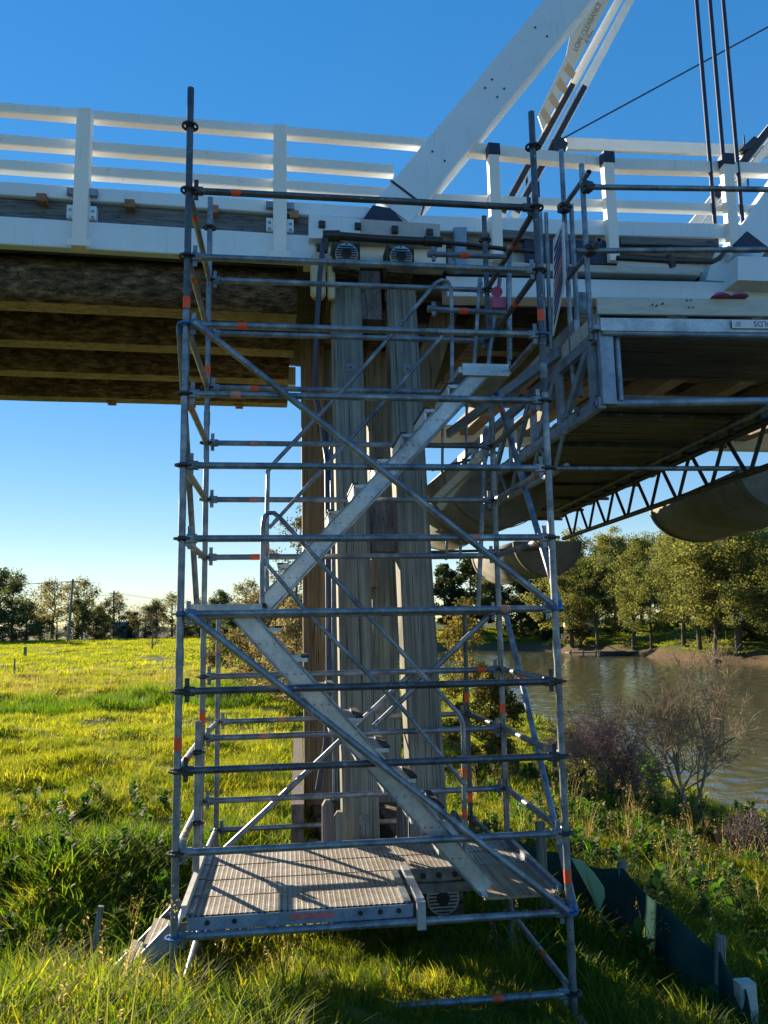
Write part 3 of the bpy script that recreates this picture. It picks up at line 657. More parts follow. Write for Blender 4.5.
# far principal: two flanges, black plates, stay rod
def fdiag(e0, e1, n, zt, h, w=.25, mat='whitey'): return diag(e0, e1, n, h, w, zt, mat)
o1, q0, q1 = fdiag((500, 218), (619, 0), 6.0, 13.5, .17); o2, q2, q3 = fdiag((514, 218), (630.5, 0), 6.0, 13.5, .17)
for e0, e1 in (((503, 212), (573, 84)), ((517.5, 212), (585, 86))):
    a, c = bp(*e0, 5.85), bp(*e1, 5.85); m = MB(); m.beam(bw(a[0], 5.85, a[1]), bw(c[0], 5.85, c[1]), .03, .11, V((-1, 0, .5))); m.build('strap', 'black', tr)
plate('shoe', 'black', [(553, 150), (566, 150), (568, 143), (560, 136), (552, 140)], 5.80, .2)
a, c = bp(562, 139, 5.85), bp(768, 27, 5.85); m = MB(); m.tube(bw(a[0], 5.85, a[1]), bw(2*c[0]-a[0], 5.85, 2*c[1]-a[1]), .018, 8); m.build('stay_rod', 'steelplate', tr)
# second panel on the right
diag((738, 262), (806, 162), .02, .42, .28, 9.6)
plate('bearing_block', 'white', [(738, 256), (800, 258), (800, 282), (738, 280)], -.30, .3)
plate('bearing_block', 'white', [(716, 250), (737, 250), (737, 282), (706, 280)], -.02, .2)
plate('shoe', 'steelplate', [(735, 243), (747, 231), (768, 247), (764, 251), (735, 251)], -.34, .05)
fdiag((688, 232), (790, 105), 6.0, 11, .18); fdiag((700, 232), (802, 105), 6.0, 11, .16)
a, c = bp(716, 196, 5.83), bp(775, 122, 5.83); m = MB(); m.beam(bw(a[0], 5.83, a[1]), bw(c[0], 5.83, c[1]), .03, .16, V((-1, 0, .5))); m.build('strap', 'black', tr)
plate('shoe', 'black', [(738, 152), (752, 148), (762, 140), (754, 136), (740, 150)], 5.78, .2)
# clearance board on the far principal
board = empty('clearance_board', bw(*[bp(570, 60, 5.75)[0], 5.75, bp(570, 60, 5.75)[1]]), 'cream low clearance warning board with tan stripes fixed along the far truss diagonal', 'warning sign')
MT['board'] = mottled('cream_board_paint', [(.3, (.66, .60, .46)), (.7, (.74, .68, .55))], ns=4, rough=.5, bs=.05)
MT['tan'] = mottled('faded_orange_stripe', [(.3, (.55, .36, .18)), (.7, (.62, .43, .24))], ns=6, rough=.5, bs=.05)
MT['ink'] = mottled('faded_letter_paint', [(.3, (.30, .25, .17)), (.7, (.42, .36, .26))], ns=30, rough=.6, bs=0)
plate('panel', 'board', [(538, 116), (566, 56), (570, 37), (600, -14), (614, -8), (551, 112), (543, 131)], 5.75, .02, board)
bd_d = V(((622-555), -(-10-110)))
for t in (0, 1, 2, 3):
    x0, y0 = 543+8.2*t, 124-15.0*t
    plate('stripe', 'tan', [(x0-2.5-.3*t, y0-11+.5*t), (x0+.8, y0-17), (x0+8.2, y0-6), (x0+4.8, y0+1)], 5.743, .003, board)
def text_obj(body, size, p, xdir, nrm, par, mat, name='lettering', ext=.001):
    cu = bpy.data.curves.new(name, 'FONT'); cu.body = body; cu.size = size; cu.extrude = ext; cu.align_x = 'LEFT'
    t = bpy.data.objects.new('tmp', cu); COL.objects.link(t); bpy.context.view_layer.update()
    me = bpy.data.meshes.new_from_object(t.evaluated_get(bpy.context.evaluated_depsgraph_get())); bpy.data.objects.remove(t)
    me.name = name; me.materials.clear(); me.materials.append(MT[mat])
    x = V(xdir).normalized(); z = V(nrm).normalized(); y = z.cross(x)
    M4 = Matrix(((x.x, y.x, z.x, p[0]), (x.y, y.y, z.y, p[1]), (x.z, y.z, z.z, p[2]), (0, 0, 0, 1)))
    me.transform(Matrix.Translation(-ORG[par.name]) @ M4)
    o = bpy.data.objects.new(name, me); COL.objects.link(o); o.parent = par; ORG[o.name] = ORG[par.name]; return o
def P3(x, y, n): s, z = bp(x, y, n); return bw(s, n, z)
td = P3(605, -6, 5.743) - P3(573, 55, 5.743)
text_obj('LOW CLEARANCE', .165, P3(577, 52, 5.74), td, -BN, board, 'ink'); text_obj('4.9m', .19, P3(589, 45, 5.74), td, -BN, board, 'ink')

# ------------------------------------------------------------------ pipes and hoses on the pier
cd = empty('conduit', pt(325, 240, 7.75), 'black conduit with an elbow running along the white bearing blocks', 'conduit')
yq = 7.72
m = MB(); m.path([pt(324, 252, yq), pt(325, 240, yq), pt(330, 235, yq), pt(342, 236, yq), pt(380, 239, yq), pt(438, 242, yq)], .042, 12); m.tube(pt(323, 236, yq), pt(340, 236, yq), .06, 12); m.tube(pt(424, 241, yq), pt(442, 242, yq), .055, 12); m.build('pipe', 'black', cd)
m = MB(); m.path([pt(438, 242, yq), pt(470, 245, yq), pt(505, 249, yq), pt(535, 252, yq)], .024, 10); m.build('cable', 'black', cd)
m = MB(); m.path([pt(323, 245, 7.7), pt(320, 275, 7.7), pt(317, 320, 7.7), pt(315, 360, 7.75), pt(316, 398, 7.8), pt(322, 425, 7.9), pt(327, 460, 7.8), pt(328, 560, 7.4), pt(329, 690, 7.15), pt(326, 745, 7.1), pt(318, 790, 7.1)], .028, 10)
tag(m.build('hose', 'hose', None, pt(329, 690, 7.15)), 'dark violet hose hanging down beside the front left pile of the pier', 'hose')
m = MB(); m.path([pt(330, 425, 7.9), pt(332.5, 560, 7.5), pt(333, 700, 7.2), pt(334, 800, 7.0)], .012, 8); tag(m.build('cable', 'galv', None, pt(333, 700, 7.2)), 'thin pale cable running straight down beside the violet hose on the pier', 'cable')
m = MB(); m.path([pt(617, 258, 7.9), pt(668, 261, 7.95), pt(712, 262, 8.0), pt(720, 258, 8.0), pt(724, 252, 8.05)], .03, 10); m.tube(pt(669, 255, 7.95), pt(673, 267, 7.95), .04, 10); tag(m.build('conduit', 'black', None, pt(668, 261, 7.95)), 'black conduit with a coupling running along the white truss chord', 'conduit')
for px_, y0_, y1_, r_, lb in ((318, 258, 299, .085, 'wide cream plastic downpipe with rounded end under the white bearing block'), (331, 258, 300, .045, 'narrow cream downpipe between the wide downpipe and the front left pile')):
    m = MB(); a, c = pt(px_, y0_, 8.05), pt(px_, y1_-4, 8.05); c = V((a.x, a.y, c.z)); m.tube(a, c, r_, 16); m.tube(c, c-V((0, 0, .04)), r_, 16, r2=r_*.75); tag(m.build('downpipe', 'cream', None, c), lb, 'downpipe')

# ------------------------------------------------------------------ suspended platform
pf = empty('suspended_platform', (3.5, 6.3, 1.8), 'suspended blue steel scaffold platform with plank floor and tube handrails under the truss span', 'scaffold platform')
c0 = pt(600, 404, 6.2); XL, ZB = c0.x, c0.z; ZT = pt(605, 335, 6.2).z
q = pt(768, 401, 6.12); ed = (q-c0).normalized()
def ft(name, mat, p, q, r=.0242, **k): m = MB(); m.tube(p, q, r, 12, hollow=True); return m.build(name, mat, pf)
XR1 = 4.95
rs = random.Random(5)
for i in range(66):
    y = 6.28 + .119*i; x1 = 4.55 + (y-6.3)*.05
    m = MB(); dx = rs.uniform(-.05, .05); m.beam((XL-.03+dx*.3, y, ZB+.07), (x1+.12+dx, y, ZB+.07+rs.uniform(-.006, .006)), .104, .04, ZUP, bev=.004); m.build('scaffold_board', 'soffit', pf)
for i in range(7):
    m = MB(); y = 6.6+1.2*i; m.tube((XL-.05, y, ZB+.02), (4.7+(y-6.3)*.05, y, ZB+.02), .0242, 10); m.build('board_bearer', 'galvdark', pf)
ft('edge_tube', 'bluesteel', c0 - ed*.05, c0 + ed*3.2, .035)
for i in range(10):
    m = MB(); y = 6.25+.113*i; m.beam((XL+.02, y, ZT-.0), (7.0, y-.05*0, ZT-.0), .10, .04, ZUP, bev=.004); m.build('scaffold_board', 'soffit', pf)
# left side truss
m = MB(); m.beam((XL, 6.15, ZT-.02), (XL-.1, 14.2, ZT-.02), .06, .10); m.build('top_chord', 'bluesteel', pf)
m = MB(); m.beam((XL, 6.15, ZB), (XL-.1, 14.2, ZB), .06, .10); m.build('bottom_chord', 'bluesteel', pf)
for i in range(10):
    y0, y1 = 6.3+.8*i, 6.3+.8*(i+1); xa = XL-.012*(i+.5)
    m = MB(); m.beam((xa, y0, ZB), (xa, y0, ZT), .05, .10, V((0, 1, 0))); m.build('upright', 'bluesteel', pf)
    m = MB(); m.beam((xa, y0+.04, ZT-.04), (xa, y1-.04, ZB+.04), .045, .085); m.build('lacing', 'bluesteel', pf)
a = pt(604.5, 333, 6.15); m = MB(); m.beam((a.x, 6.15, ZB-.02), (a.x, 6.15, ZT+.02), .125, .07, V((0, 1, 0)), bev=.006); m.box((a.x-.02, 6.15, ZT+.03), (.2, .12, .04)); m.build('corner_post', 'bluesteel', pf)
ft('standard', 'bluesteel', pt(621, 401, 6.17), pt(616.5, 335, 6.17), .0242)
# toe boards with the sticker
z0, z1 = pt(640, 316, 6.12).z, pt(640, 298, 6.12).z
a0, a1 = pt(597, 306, 6.12), pt(768, 308.5, 6.02); dq = (a1-a0)
m = MB(); m.beam(a0, a0+dq*2.4, .035, .155, ZUP, bev=.004); m.build('toe_board', 'toe', pf)
b0, b1 = pt(600, 325, 6.10), pt(768, 327, 6.0); dq2 = b1-b0
m = MB(); m.beam(b0, b0+dq2*2.4, .04, .12, ZUP, bev=.004); tb = m.build('toe_board', 'alu', pf)
d0 = pt(602, 333, 6.11); d1 = pt(768, 336, 6.0); m = MB(); m.tube(d0, d0+(d1-d0)*2.4, .0242, 12); m.build('edge_tube', 'bluesteel', pf)
MT['stick'] = mottled('white_sticker', [(.3, (.75, .78, .82)), (.7, (.8, .82, .85))], rough=.4, bs=0); MT['navy'] = mottled('navy_print', [(.3, (.01, .02, .16)), (.7, (.015, .03, .2))], rough=.4, bs=0)
s0 = pt(732, 324, 5.985); dn = V((-dq2.y, dq2.x, 0)).normalized(); sd = dq2.normalized()
m = MB(); m.beam(s0, s0+sd*.62, .004, .075, ZUP); st = m.build('sticker', 'stick', tb)
text_obj('SCAFFOLDS', .070, s0+sd*.56-dn*.003+V((0, 0, .025)), -sd, -dn, st, 'navy'); 
for j, tx in enumerate(('PTY', 'LTD')): text_obj(tx, .026, s0+sd*.075-dn*.003+V((0, 0, .002+.024*(1-j)-.005)), -sd, -dn, st, 'navy')
m = MB()
for (x, y) in ((690, 301), (686, 301), (688, 308), (692, 308), (652, 305), (656, 306), (662, 304), (755, 304), (758, 307)):
    q = pt(x, y, 6.06); m.tube(q, q-V((0, .02, 0)), .007, 6)
m.build('nail', 'black', pf)
m = MB(); y = 6.03
for px_ in (720, 738):
    q = pt(px_, 297, y); m.tube(q+V((0, 0, -.005)), q+V((0, 0, .03)), .085, 16, r2=.045)
m.build('cap', 'pink', pf)
# handrails
p_ = lambda x, y, Y: pt(x, y, Y)
ft('standard', 'galv', V((p_(591, 333, 6.2).x, 6.2, ZT-.05)), V((p_(591, 333, 6.2).x-.0, 6.2, p_(587, 165, 6.2).z)))
ft('standard', 'galv', V((p_(571, 340, 6.8).x, 6.8, ZT-.35)), p_(561, 150, 6.8)); ft('standard', 'galv', V((p_(578, 340, 6.9).x, 6.9, ZT-.35)), p_(571, 205, 6.9))
for y0_, y1_, e in ((187, 189.5, 588), (251, 249.5, 576)):
    a, c = p_(e, y0_, 6.14), p_(768, y1_, 6.0); ft('guard_rail', 'galv', a, a+(c-a)*2.6)
ft('guard_rail', 'galv', p_(589, 172, 6.05), p_(562, 209, 6.85)); ft('guard_rail', 'galv', p_(599, 240, 5.98), p_(566, 281, 6.85))
for x, y, Y in ((587, 187, 6.15), (565, 208, 6.8), (590, 250, 6.14), (569, 272, 6.82), (563, 208, 6.75)):
    m = MB(); q = p_(x, y, Y); m.box(q, (.075, .085, .09), .3, bev=.012); m.tube(q+V((-.05, -.03, 0)), q+V((.06, -.03, 0)), .016, 8); m.build('coupler', 'cup', pf)
m = MB(); m.beam((XL+.03, 6.2, ZT+.12), (XL-.02, 7.6, ZT+.12), .035, .17, ZUP); m.build('toe_board', 'toe', pf)
m = MB(); a = pt(584, 303, 6.3); m.box(a, (.09, .012, .2)); m.build('bracket', 'galv', pf)
for x, a_, b2 in ((545, 210, 345), (551, 213, 350)): ft('standard', 'galv', p_(x-5, a_, 6.95), p_(x, b2, 6.95), .02)
# lattice girders below
def lattice(x0, y0, x1, y1, zt_, zb_, name='lattice_girder', mat='cup', pitch=.73):
    p, q = V((x0, y0, 0)), V((x1, y1, 0)); L = (q-p).length; d = (q-p).normalized()
    m = MB(); m.tube(p+V((0, 0, zt_)), q+V((0, 0, zt_)), .034, 10); m.tube(p+V((0, 0, zb_)), q+V((0, 0, zb_)), .030, 10); o = m.build(name, mat, pf)
    m = MB(); t = 0
    while t+pitch < L:
        a, b2, c = p+d*t+V((0, 0, zt_)), p+d*(t+pitch/2)+V((0, 0, zb_)), p+d*(t+pitch)+V((0, 0, zt_))
        m.tube(a+d*.03, b2-d*.03, .020, 8); m.tube(b2+d*.03, c-d*.03, .020, 8); t += pitch
    m.build('lacing', mat, o); return o
ga = pt(768, 425, 7.5); gb = pt(560, 516, 14.0)
GZ = pt(667.6, 471, 10.0)
g0 = pt(581, 506.6, 12.93); g1 = pt(667.6, 471, 9.99); gd = (g1-g0)/(12.93-9.99)
LZ = 1.72; pB = ptz(768, 421, LZ); pA = ptz(562, 514.5, LZ); pB = pB + (pB-pA)*.12
lb_ = pt(648, 504, 10.35).z
lattice(pB.x, pB.y, pA.x, pA.y, LZ, LZ-.40)
m = MB(); m.tube((pB.x-.1, pB.y, LZ+.07), (pA.x-.1, pA.y, LZ+.07), .028, 10); m.build('runner_tube', 'galv', pf)
for i in range(14):
    y = pB.y + (pA.y-pB.y)*(i+.5)/14; x = pB.x + (pA.x-pB.x)*(i+.5)/14; m = MB(); m.box((x-.03, y, LZ+.06), (.12, .09, .12), bev=.012); m.build('coupler', 'cup', pf)
lattice(XL-.06, 6.9, XL-.16, 14.5, ZB-.06, ZB-.40, mat='bluesteel')
ft('tie_tube', 'galv', pt(553, 468.5, 6.8), pt(768, 467.5, 6.8)*1.0+V((1.2, 0, 0)))
for x0, y0_, x1, y1_, Y in ((430, 552, 552, 549, 12), (430, 558, 500, 557, 12), (432, 470, 500, 452, 11), (430, 445, 492, 443, 11)): ft('tie_tube', 'galvdark', pt(x0, y0_, Y), pt(x1, y1_, Y), .022)
for x, y0_, y1_ in ((443, 372, 520), (467, 390, 470), (447, 540, 560), (461, 540, 558)): ft('hanger', 'galv', pt(x, y0_, 10.5), pt(x-1, y1_, 10.5), .02)
for x0, y0_, x1, y1_ in ((436, 500, 478, 460), (440, 508, 486, 450), (440, 395, 462, 372)):
    m = MB(); m.beam(pt(x0, y0_, 9.5), pt(x1, y1_, 9.0), .05, .10); m.build('packing_timber', 'toe', pf)
m = MB(); m.beam(pt(500, 402, 8.6), pt(577, 326, 6.7), .05, .13); m.build('side_rail', 'alu', pf)
m = MB(); m.beam(pt(448, 434, 9.2), pt(560, 352, 7.0), .05, .10); m.build('side_rail', 'bluesteel', pf)
# notice board seen nearly edge-on
nb = empty('notice_board', pt(557, 280, 6.6), 'white notice board with blue and red lines seen edge-on at the platform end', 'notice board')
a, c, e, f_ = pt(563, 222, 6.45), pt(565, 278, 6.45), pt(552.5, 336, 6.75), pt(553, 240, 6.75)
m = MB(); m.prism([a, c, e, f_], (.015, .004, 0)); m.build('panel', 'stick', nb)
for i in range(9):
    u0_, u1_ = .08+.10*i, .08+.10*i+.045
    L0, L1 = f_.lerp(e, u0_+.06), a.lerp(c, u0_-.04); K0, K1 = f_.lerp(e, u1_+.06), a.lerp(c, u1_-.04)
    m = MB(); m.prism([L0.lerp(L1, .15)+V((-.004, -.001, 0)), L0.lerp(L1, .85)+V((-.004, -.001, 0)), K0.lerp(K1, .85)+V((-.004, -.001, 0)), K0.lerp(K1, .15)+V((-.004, -.001, 0))], (.002, 0, 0)); m.build('printed_line', 'redtag' if 4 <= i <= 5 else 'navy', nb)
# half-round troughs hung under the girders
def trough(c0_, c1_, Rr, label, sag=1.0):
    c0_, c1_ = V(c0_), V(c1_); root = empty('half_round_trough', (c0_+c1_)/2, label, 'trough', 'half-round troughs under the platform')
    d = (c1_-c0_).normalized(); a = d.cross(ZUP).normalized(); n = 28; th = .03
    vs = []
    for c in (c0_, c1_):
        for rr in (Rr, Rr-th):
            for i in range(n+1):
                t = PI*i/n; vs.append(c - a*(rr*math.cos(t)) - V((0, 0, 1))*(rr*math.sin(t)*sag))
    k = n+1; fs = []
    for i in range(n): fs += [(i, i+1, 2*k+i+1, 2*k+i), (k+i, k+i+1, 3*k+i+1, 3*k+i), (i, i+1, k+i+1, k+i), (2*k+i, 2*k+i+1, 3*k+i+1, 3*k+i)]
    fs += [(0, k, 3*k, 2*k), (n, k+n, 3*k+n, 2*k+n)]
    m = MB(); m.add(vs, fs, True); m.build('shell', 'conc', root)
    for c, s in ((c0_, 1), (c1_, -1)):
        m = MB(); poly = [c + d*(s*.02) - a*((Rr-th)*math.cos(PI*i/n)) - V((0, 0, 1))*((Rr-th)*math.sin(PI*i/n)*sag) for i in range(n+1)]
        m.prism(poly, d*(s*.03)); m.build('end_wall', 'conc', root)
    for t in (.04, .96):
        m = MB(); c = c0_.lerp(c1_, t)
        q = [c - a*((Rr+.012)*math.cos(PI*i/n)) - V((0, 0, 1))*((Rr+.012)*math.sin(PI*i/n)*sag) for i in range(n+1)]
        for i in range(n): m.beam(q[i], q[i+1], .05, .012, (q[i]-c).normalized())
        m.build('strap', 'conc', root)
    return root
A1 = pt(697, 508, 11.2); trough((A1.x-.50, 7.95, A1.z-.03), A1, .74, 'long grey half-round trough at the right edge under the lattice girder', .72)
C1 = pt(549, 541, 14.2); trough(C1, (C1.x-.1, 17.4, C1.z), .66, 'small far half-round trough hung below the far end of the lattice girder')
B1 = pt(501, 470, 9.6); trough(B1, (B1.x-.1, 12.9, B1.z), .73, 'large half-round trough with a sunlit side just right of the pier piles')
# ------------------------------------------------------------------ vegetation
def leafmat(name, stops, trans=.45, tcol=None, ns=.8, rough=.7, vary=.35):
    m = bpy.data.materials.new(name); m.use_nodes = True; nt = m.node_tree; nt.nodes.clear()
    out = nd(nt, 'ShaderNodeOutputMaterial'); geo = nd(nt, 'ShaderNodeNewGeometry'); oi = nd(nt, 'ShaderNodeObjectInfo')
    n1 = noise(nt, geo.outputs['Position'], ns, 5, .7)
    ad = nd(nt, 'ShaderNodeMath', operation='MULTIPLY_ADD'); nt.links.new(oi.outputs['Random'], ad.inputs[0]); ad.inputs[1].default_value = vary; ad.inputs[2].default_value = -vary/2
    a2 = nd(nt, 'ShaderNodeMath', operation='ADD'); nt.links.new(ad.outputs[0], a2.inputs[0]); nt.links.new(n1, a2.inputs[1])
    rp = nd(nt, 'ShaderNodeMath', operation='MULTIPLY_ADD'); nt.links.new(geo.outputs['Random Per Island'], rp.inputs[0]); rp.inputs[1].default_value = .24; rp.inputs[2].default_value = -.12
    a3 = nd(nt, 'ShaderNodeMath', operation='ADD'); nt.links.new(a2.outputs[0], a3.inputs[0]); nt.links.new(rp.outputs[0], a3.inputs[1])
    col = ramp(nt, a3.outputs[0], stops)
    df = nd(nt, 'ShaderNodeBsdfPrincipled'); df.inputs['Roughness'].default_value = rough; df.inputs['Specular IOR Level'].default_value = .25
    nt.links.new(col, df.inputs['Base Color'])
    tr_ = nd(nt, 'ShaderNodeBsdfTranslucent')
    nt.links.new(mixc(nt, 1, col, tcol or (1.5, 1.5, .7), 'MULTIPLY'), tr_.inputs['Color'])
    mx = nd(nt, 'ShaderNodeMixShader'); mx.inputs[0].default_value = trans
    nt.links.new(df.outputs[0], mx.inputs[1]); nt.links.new(tr_.outputs[0], mx.inputs[2]); nt.links.new(mx.outputs[0], out.inputs[0]); MT[name] = m; return m
leafmat('grass_blade', [(.25, (.055, .085, .010)), (.5, (.120, .150, .016)), (.75, (.20, .20, .035))], .62, (3.0, 2.75, .8))
leafmat('lush_blade', [(.25, (.030, .060, .010)), (.5, (.062, .115, .014)), (.75, (.12, .165, .022))], .55, (2.4, 2.5, .7))
leafmat('straw', [(.25, (.19, .155, .07)), (.5, (.30, .25, .12)), (.75, (.40, .34, .18))], .5, (1.7, 1.55, .9))
leafmat('weed_leaf', [(.25, (.02, .055, .012)), (.5, (.045, .10, .018)), (.75, (.08, .15, .025))], .4, (1.6, 1.8, .6))
leafmat('bright_leaf', [(.25, (.07, .17, .02)), (.5, (.11, .24, .03)), (.75, (.16, .30, .05))], .5, (1.5, 1.6, .7))
leafmat('casuarina_leaf', [(.25, (.045, .058, .020)), (.5, (.11, .122, .042)), (.75, (.19, .19, .075))], .50, (2.35, 2.25, 1.1), .25, vary=.3)
leafmat('dark_leaf', [(.25, (.022, .034, .014)), (.5, (.050, .068, .024)), (.75, (.09, .105, .04))], .4, (1.8, 1.8, .8), .3)
leafmat('olive_leaf', [(.25, (.05, .055, .022)), (.5, (.10, .10, .040)), (.75, (.16, .145, .065))], .5, (2.0, 1.8, 1.0), .4)
leafmat('tan_leaf', [(.25, (.12, .095, .045)), (.5, (.19, .16, .09)), (.75, (.28, .24, .14))], .4, (1.7, 1.6, 1.0), .7)
leafmat('rust_leaf', [(.25, (.045, .065, .018)), (.5, (.11, .115, .035)), (.75, (.20, .155, .06))], .5, (2.1, 1.8, .8), 1.2)
leafmat('pale_twig', [(.25, (.16, .14, .12)), (.5, (.25, .22, .19)), (.75, (.34, .30, .26))], .2, (1, 1, 1), .5)
MT['bark'] = timber('tree_bark', [(.25, (.05, .042, .034)), (.5, (.11, .095, .078)), (.75, (.19, .17, .14))], 'Z', rough=.95, gs=.5)
MT['twig'] = timber('dark_twig', [(.25, (.10, .07, .05)), (.5, (.20, .15, .11)), (.75, (.32, .25, .18))], 'Z', rough=.95)
MT['bramble'] = timber('purple_bramble_stem', [(.25, (.17, .11, .10)), (.5, (.32, .23, .21)), (.75, (.48, .39, .35))], 'Z', rough=.95)
MT['paletwig'] = timber('pale_twig_bark', [(.25, (.22, .15, .10)), (.5, (.40, .30, .21)), (.75, (.55, .45, .33))], 'Z', rough=.95)
def hit(px, py, t0=3.0):
    d = ray(px, py); t = t0
    while t < 260:
        p = d*t
        if p.z < float(ground(p.x, p.y)): break
        t *= 1.004
    return d*t
def gp(x, y, dz=0): return V((x, y, float(ground(x, y))+dz))

def mesh_np(name, v, f, mat, smooth=False):
    me = bpy.data.meshes.new(name); nv, nf, k = len(v), len(f), f.shape[1]
    me.vertices.add(nv); me.vertices.foreach_set('co', np.asarray(v, np.float32).ravel())
    me.loops.add(nf*k); me.loops.foreach_set('vertex_index', f.astype(np.int32).ravel())
    me.polygons.add(nf); me.polygons.foreach_set('loop_start', np.arange(0, nf*k, k, dtype=np.int32)); me.polygons.foreach_set('loop_total', np.full(nf, k, np.int32))
    if smooth: me.polygons.foreach_set('use_smooth', [True]*nf)
    me.update(calc_edges=True); me.materials.append(MT[mat] if isinstance(mat, str) else mat); return me
def blades(n, rad, h0, h1, wd, bend, seg=3, rs=NR, seed_head=0):
    """n curved tapered blades springing from a disc"""
    th = rs.rand(n)*2*PI; r = rad*np.sqrt(rs.rand(n)); bx, by = r*np.cos(th), r*np.sin(th)
    az = th + rs.randn(n)*.9; h = h0 + (h1-h0)*rs.rand(n)**1.3; be = bend*(.3+rs.rand(n))*h
    wv = wd*(.6+.7*rs.rand(n)); sx_, sy_ = -np.sin(az+rs.randn(n)*.5), np.cos(az+rs.randn(n)*.5)
    vs = np.zeros((n, (seg+1)*2, 3))
    for k in range(seg+1):
        t = k/seg; cx = bx + np.cos(az)*be*t**2; cy_ = by + np.sin(az)*be*t**2; cz = h*(t - .22*bend*t**3) - .03
        ww = wv*(1 - t**1.6)*.5 + .0006
        vs[:, 2*k] = np.stack([cx-sx_*ww, cy_-sy_*ww, cz], -1); vs[:, 2*k+1] = np.stack([cx+sx_*ww, cy_+sy_*ww, cz], -1)
    base = (np.arange(n)*(seg+1)*2)[:, None, None]
    q = np.array([[2*k, 2*k+1, 2*k+3, 2*k+2] for k in range(seg)])[None]
    return vs.reshape(-1, 3), (base+q).reshape(-1, 4)
def cards(cen, size, rs, flat=.0, asp=.6):
    n = len(cen); a = rs.randn(n, 3); a[:, 2] *= (1-flat); a /= np.linalg.norm(a, axis=1)[:, None]+1e-9
    b_ = np.cross(a, rs.randn(n, 3)); b_ /= np.linalg.norm(b_, axis=1)[:, None]+1e-9
    s = (size*(.6+.8*rs.rand(n)))[:, None]; a = a*s; b_ = b_*s*asp
    v = np.stack([cen-a, cen-b_*.9+a*.1, cen+a, cen+b_], 1); f = np.arange(n*4).reshape(n, 4); return v.reshape(-1, 3), f

# --- grass: real tufts on points, denser and finer near the camera
TUFT = {}
def tuft(name, parts):
    vs, fs, k = [], [], 0
    for v, f in parts: vs.append(v); fs.append(f+k); k += len(v)
    return np.concatenate(vs), np.concatenate(fs)
def tuft_ob(name, vf, mat):
    o = bpy.data.objects.new(name, mesh_np(name, *vf, mat)); return o
def scatter(name, pos, rz, tilt, sc, src):
    n = len(pos); me = bpy.data.meshes.new(name); me.vertices.add(n); me.vertices.foreach_set('co', np.asarray(pos, np.float32).ravel())
    a = me.attributes.new('rot', 'FLOAT_VECTOR', 'POINT'); e = np.zeros((n, 3), np.float32); e[:, 2] = rz; e[:, 0] = tilt; a.data.foreach_set('vector', e.ravel())
    a = me.attributes.new('scl', 'FLOAT', 'POINT'); a.data.foreach_set('value', np.asarray(sc, np.float32))
    me.update(); ob = bpy.data.objects.new(name, me); COL.objects.link(ob); tag(ob, kind='stuff')
    ng = bpy.data.node_groups.new(name+'_scatter', 'GeometryNodeTree')
    ng.interface.new_socket('Geometry', in_out='INPUT', socket_type='NodeSocketGeometry'); ng.interface.new_socket('Geometry', in_out='OUTPUT', socket_type='NodeSocketGeometry')
    gi, go = ng.nodes.new('NodeGroupInput'), ng.nodes.new('NodeGroupOutput')
    ip = ng.nodes.new('GeometryNodeInstanceOnPoints'); mp = ng.nodes.new('GeometryNodeMeshToPoints'); oi = ng.nodes.new('GeometryNodeObjectInfo'); oi.inputs['Object'].default_value = src; oi.inputs['As Instance'].default_value = True
    na = ng.nodes.new('GeometryNodeInputNamedAttribute'); na.data_type = 'FLOAT_VECTOR'; na.inputs['Name'].default_value = 'rot'
    nb_ = ng.nodes.new('GeometryNodeInputNamedAttribute'); nb_.data_type = 'FLOAT'; nb_.inputs['Name'].default_value = 'scl'
    L = ng.links.new; L(gi.outputs[0], mp.inputs[0]); L(mp.outputs[0], ip.inputs['Points']); L(oi.outputs['Geometry'], ip.inputs['Instance'])
    L(na.outputs['Attribute'], ip.inputs['Rotation']); L(nb_.outputs['Attribute'], ip.inputs['Scale']); L(ip.outputs[0], go.inputs[0])
    md = ob.modifiers.new('scatter', 'NODES'); md.node_group = ng; return ob
def region(dens, y0, y1, margin=2.0, clump=.0, seed=0, keep=None, xl=None):
    """points in the view's wedge between two depths"""
    rs = np.random.RandomState(seed)
    def xr(y): return (-.345*y-margin, .62*y+margin)
    a, c = xr(y1); n = int(dens*(y1-y0)*(c-a)); x = a+(c-a)*rs.rand(n); y = y0+(y1-y0)*rs.rand(n)
    ok = (x > -.345*y-margin) & (x < .62*y+margin); x, y = x[ok], y[ok]
    z = ground(x, y); ok = z > -4.75
    ok &= ~((np.abs(x-.96) < .55) & (y > 6.95) & (y < 12.6))
    ok &= ~((x < -.1+.0*y) & (x > -.35) & (y > 7.1) & (y < 8.3))
    if clump: 
        cn = np.sin(x*1.9+np.sin(y*1.3)*2)*np.sin(y*1.7+np.sin(x*1.1)*2); ok &= rs.rand(len(x)) < .5+.5*cn*clump+.2
    if keep is not None: ok &= keep(x, y, rs)
    x, y, z = x[ok], y[ok], z[ok]; n = len(x)
    return np.stack([x, y, z-.01], -1), rs.rand(n)*2*PI, rs.randn(n)*.12, rs
def under(x, y):   # under the scaffold deck and on worn soil the grass is short
    return ((x > -.75) & (x < 2.0) & (y > 5.25) & (y < 6.9)) | ((x > .0) & (x < 2.1) & (y > 4.2) & (y < 6.9))
RSB = np.random.RandomState(21)
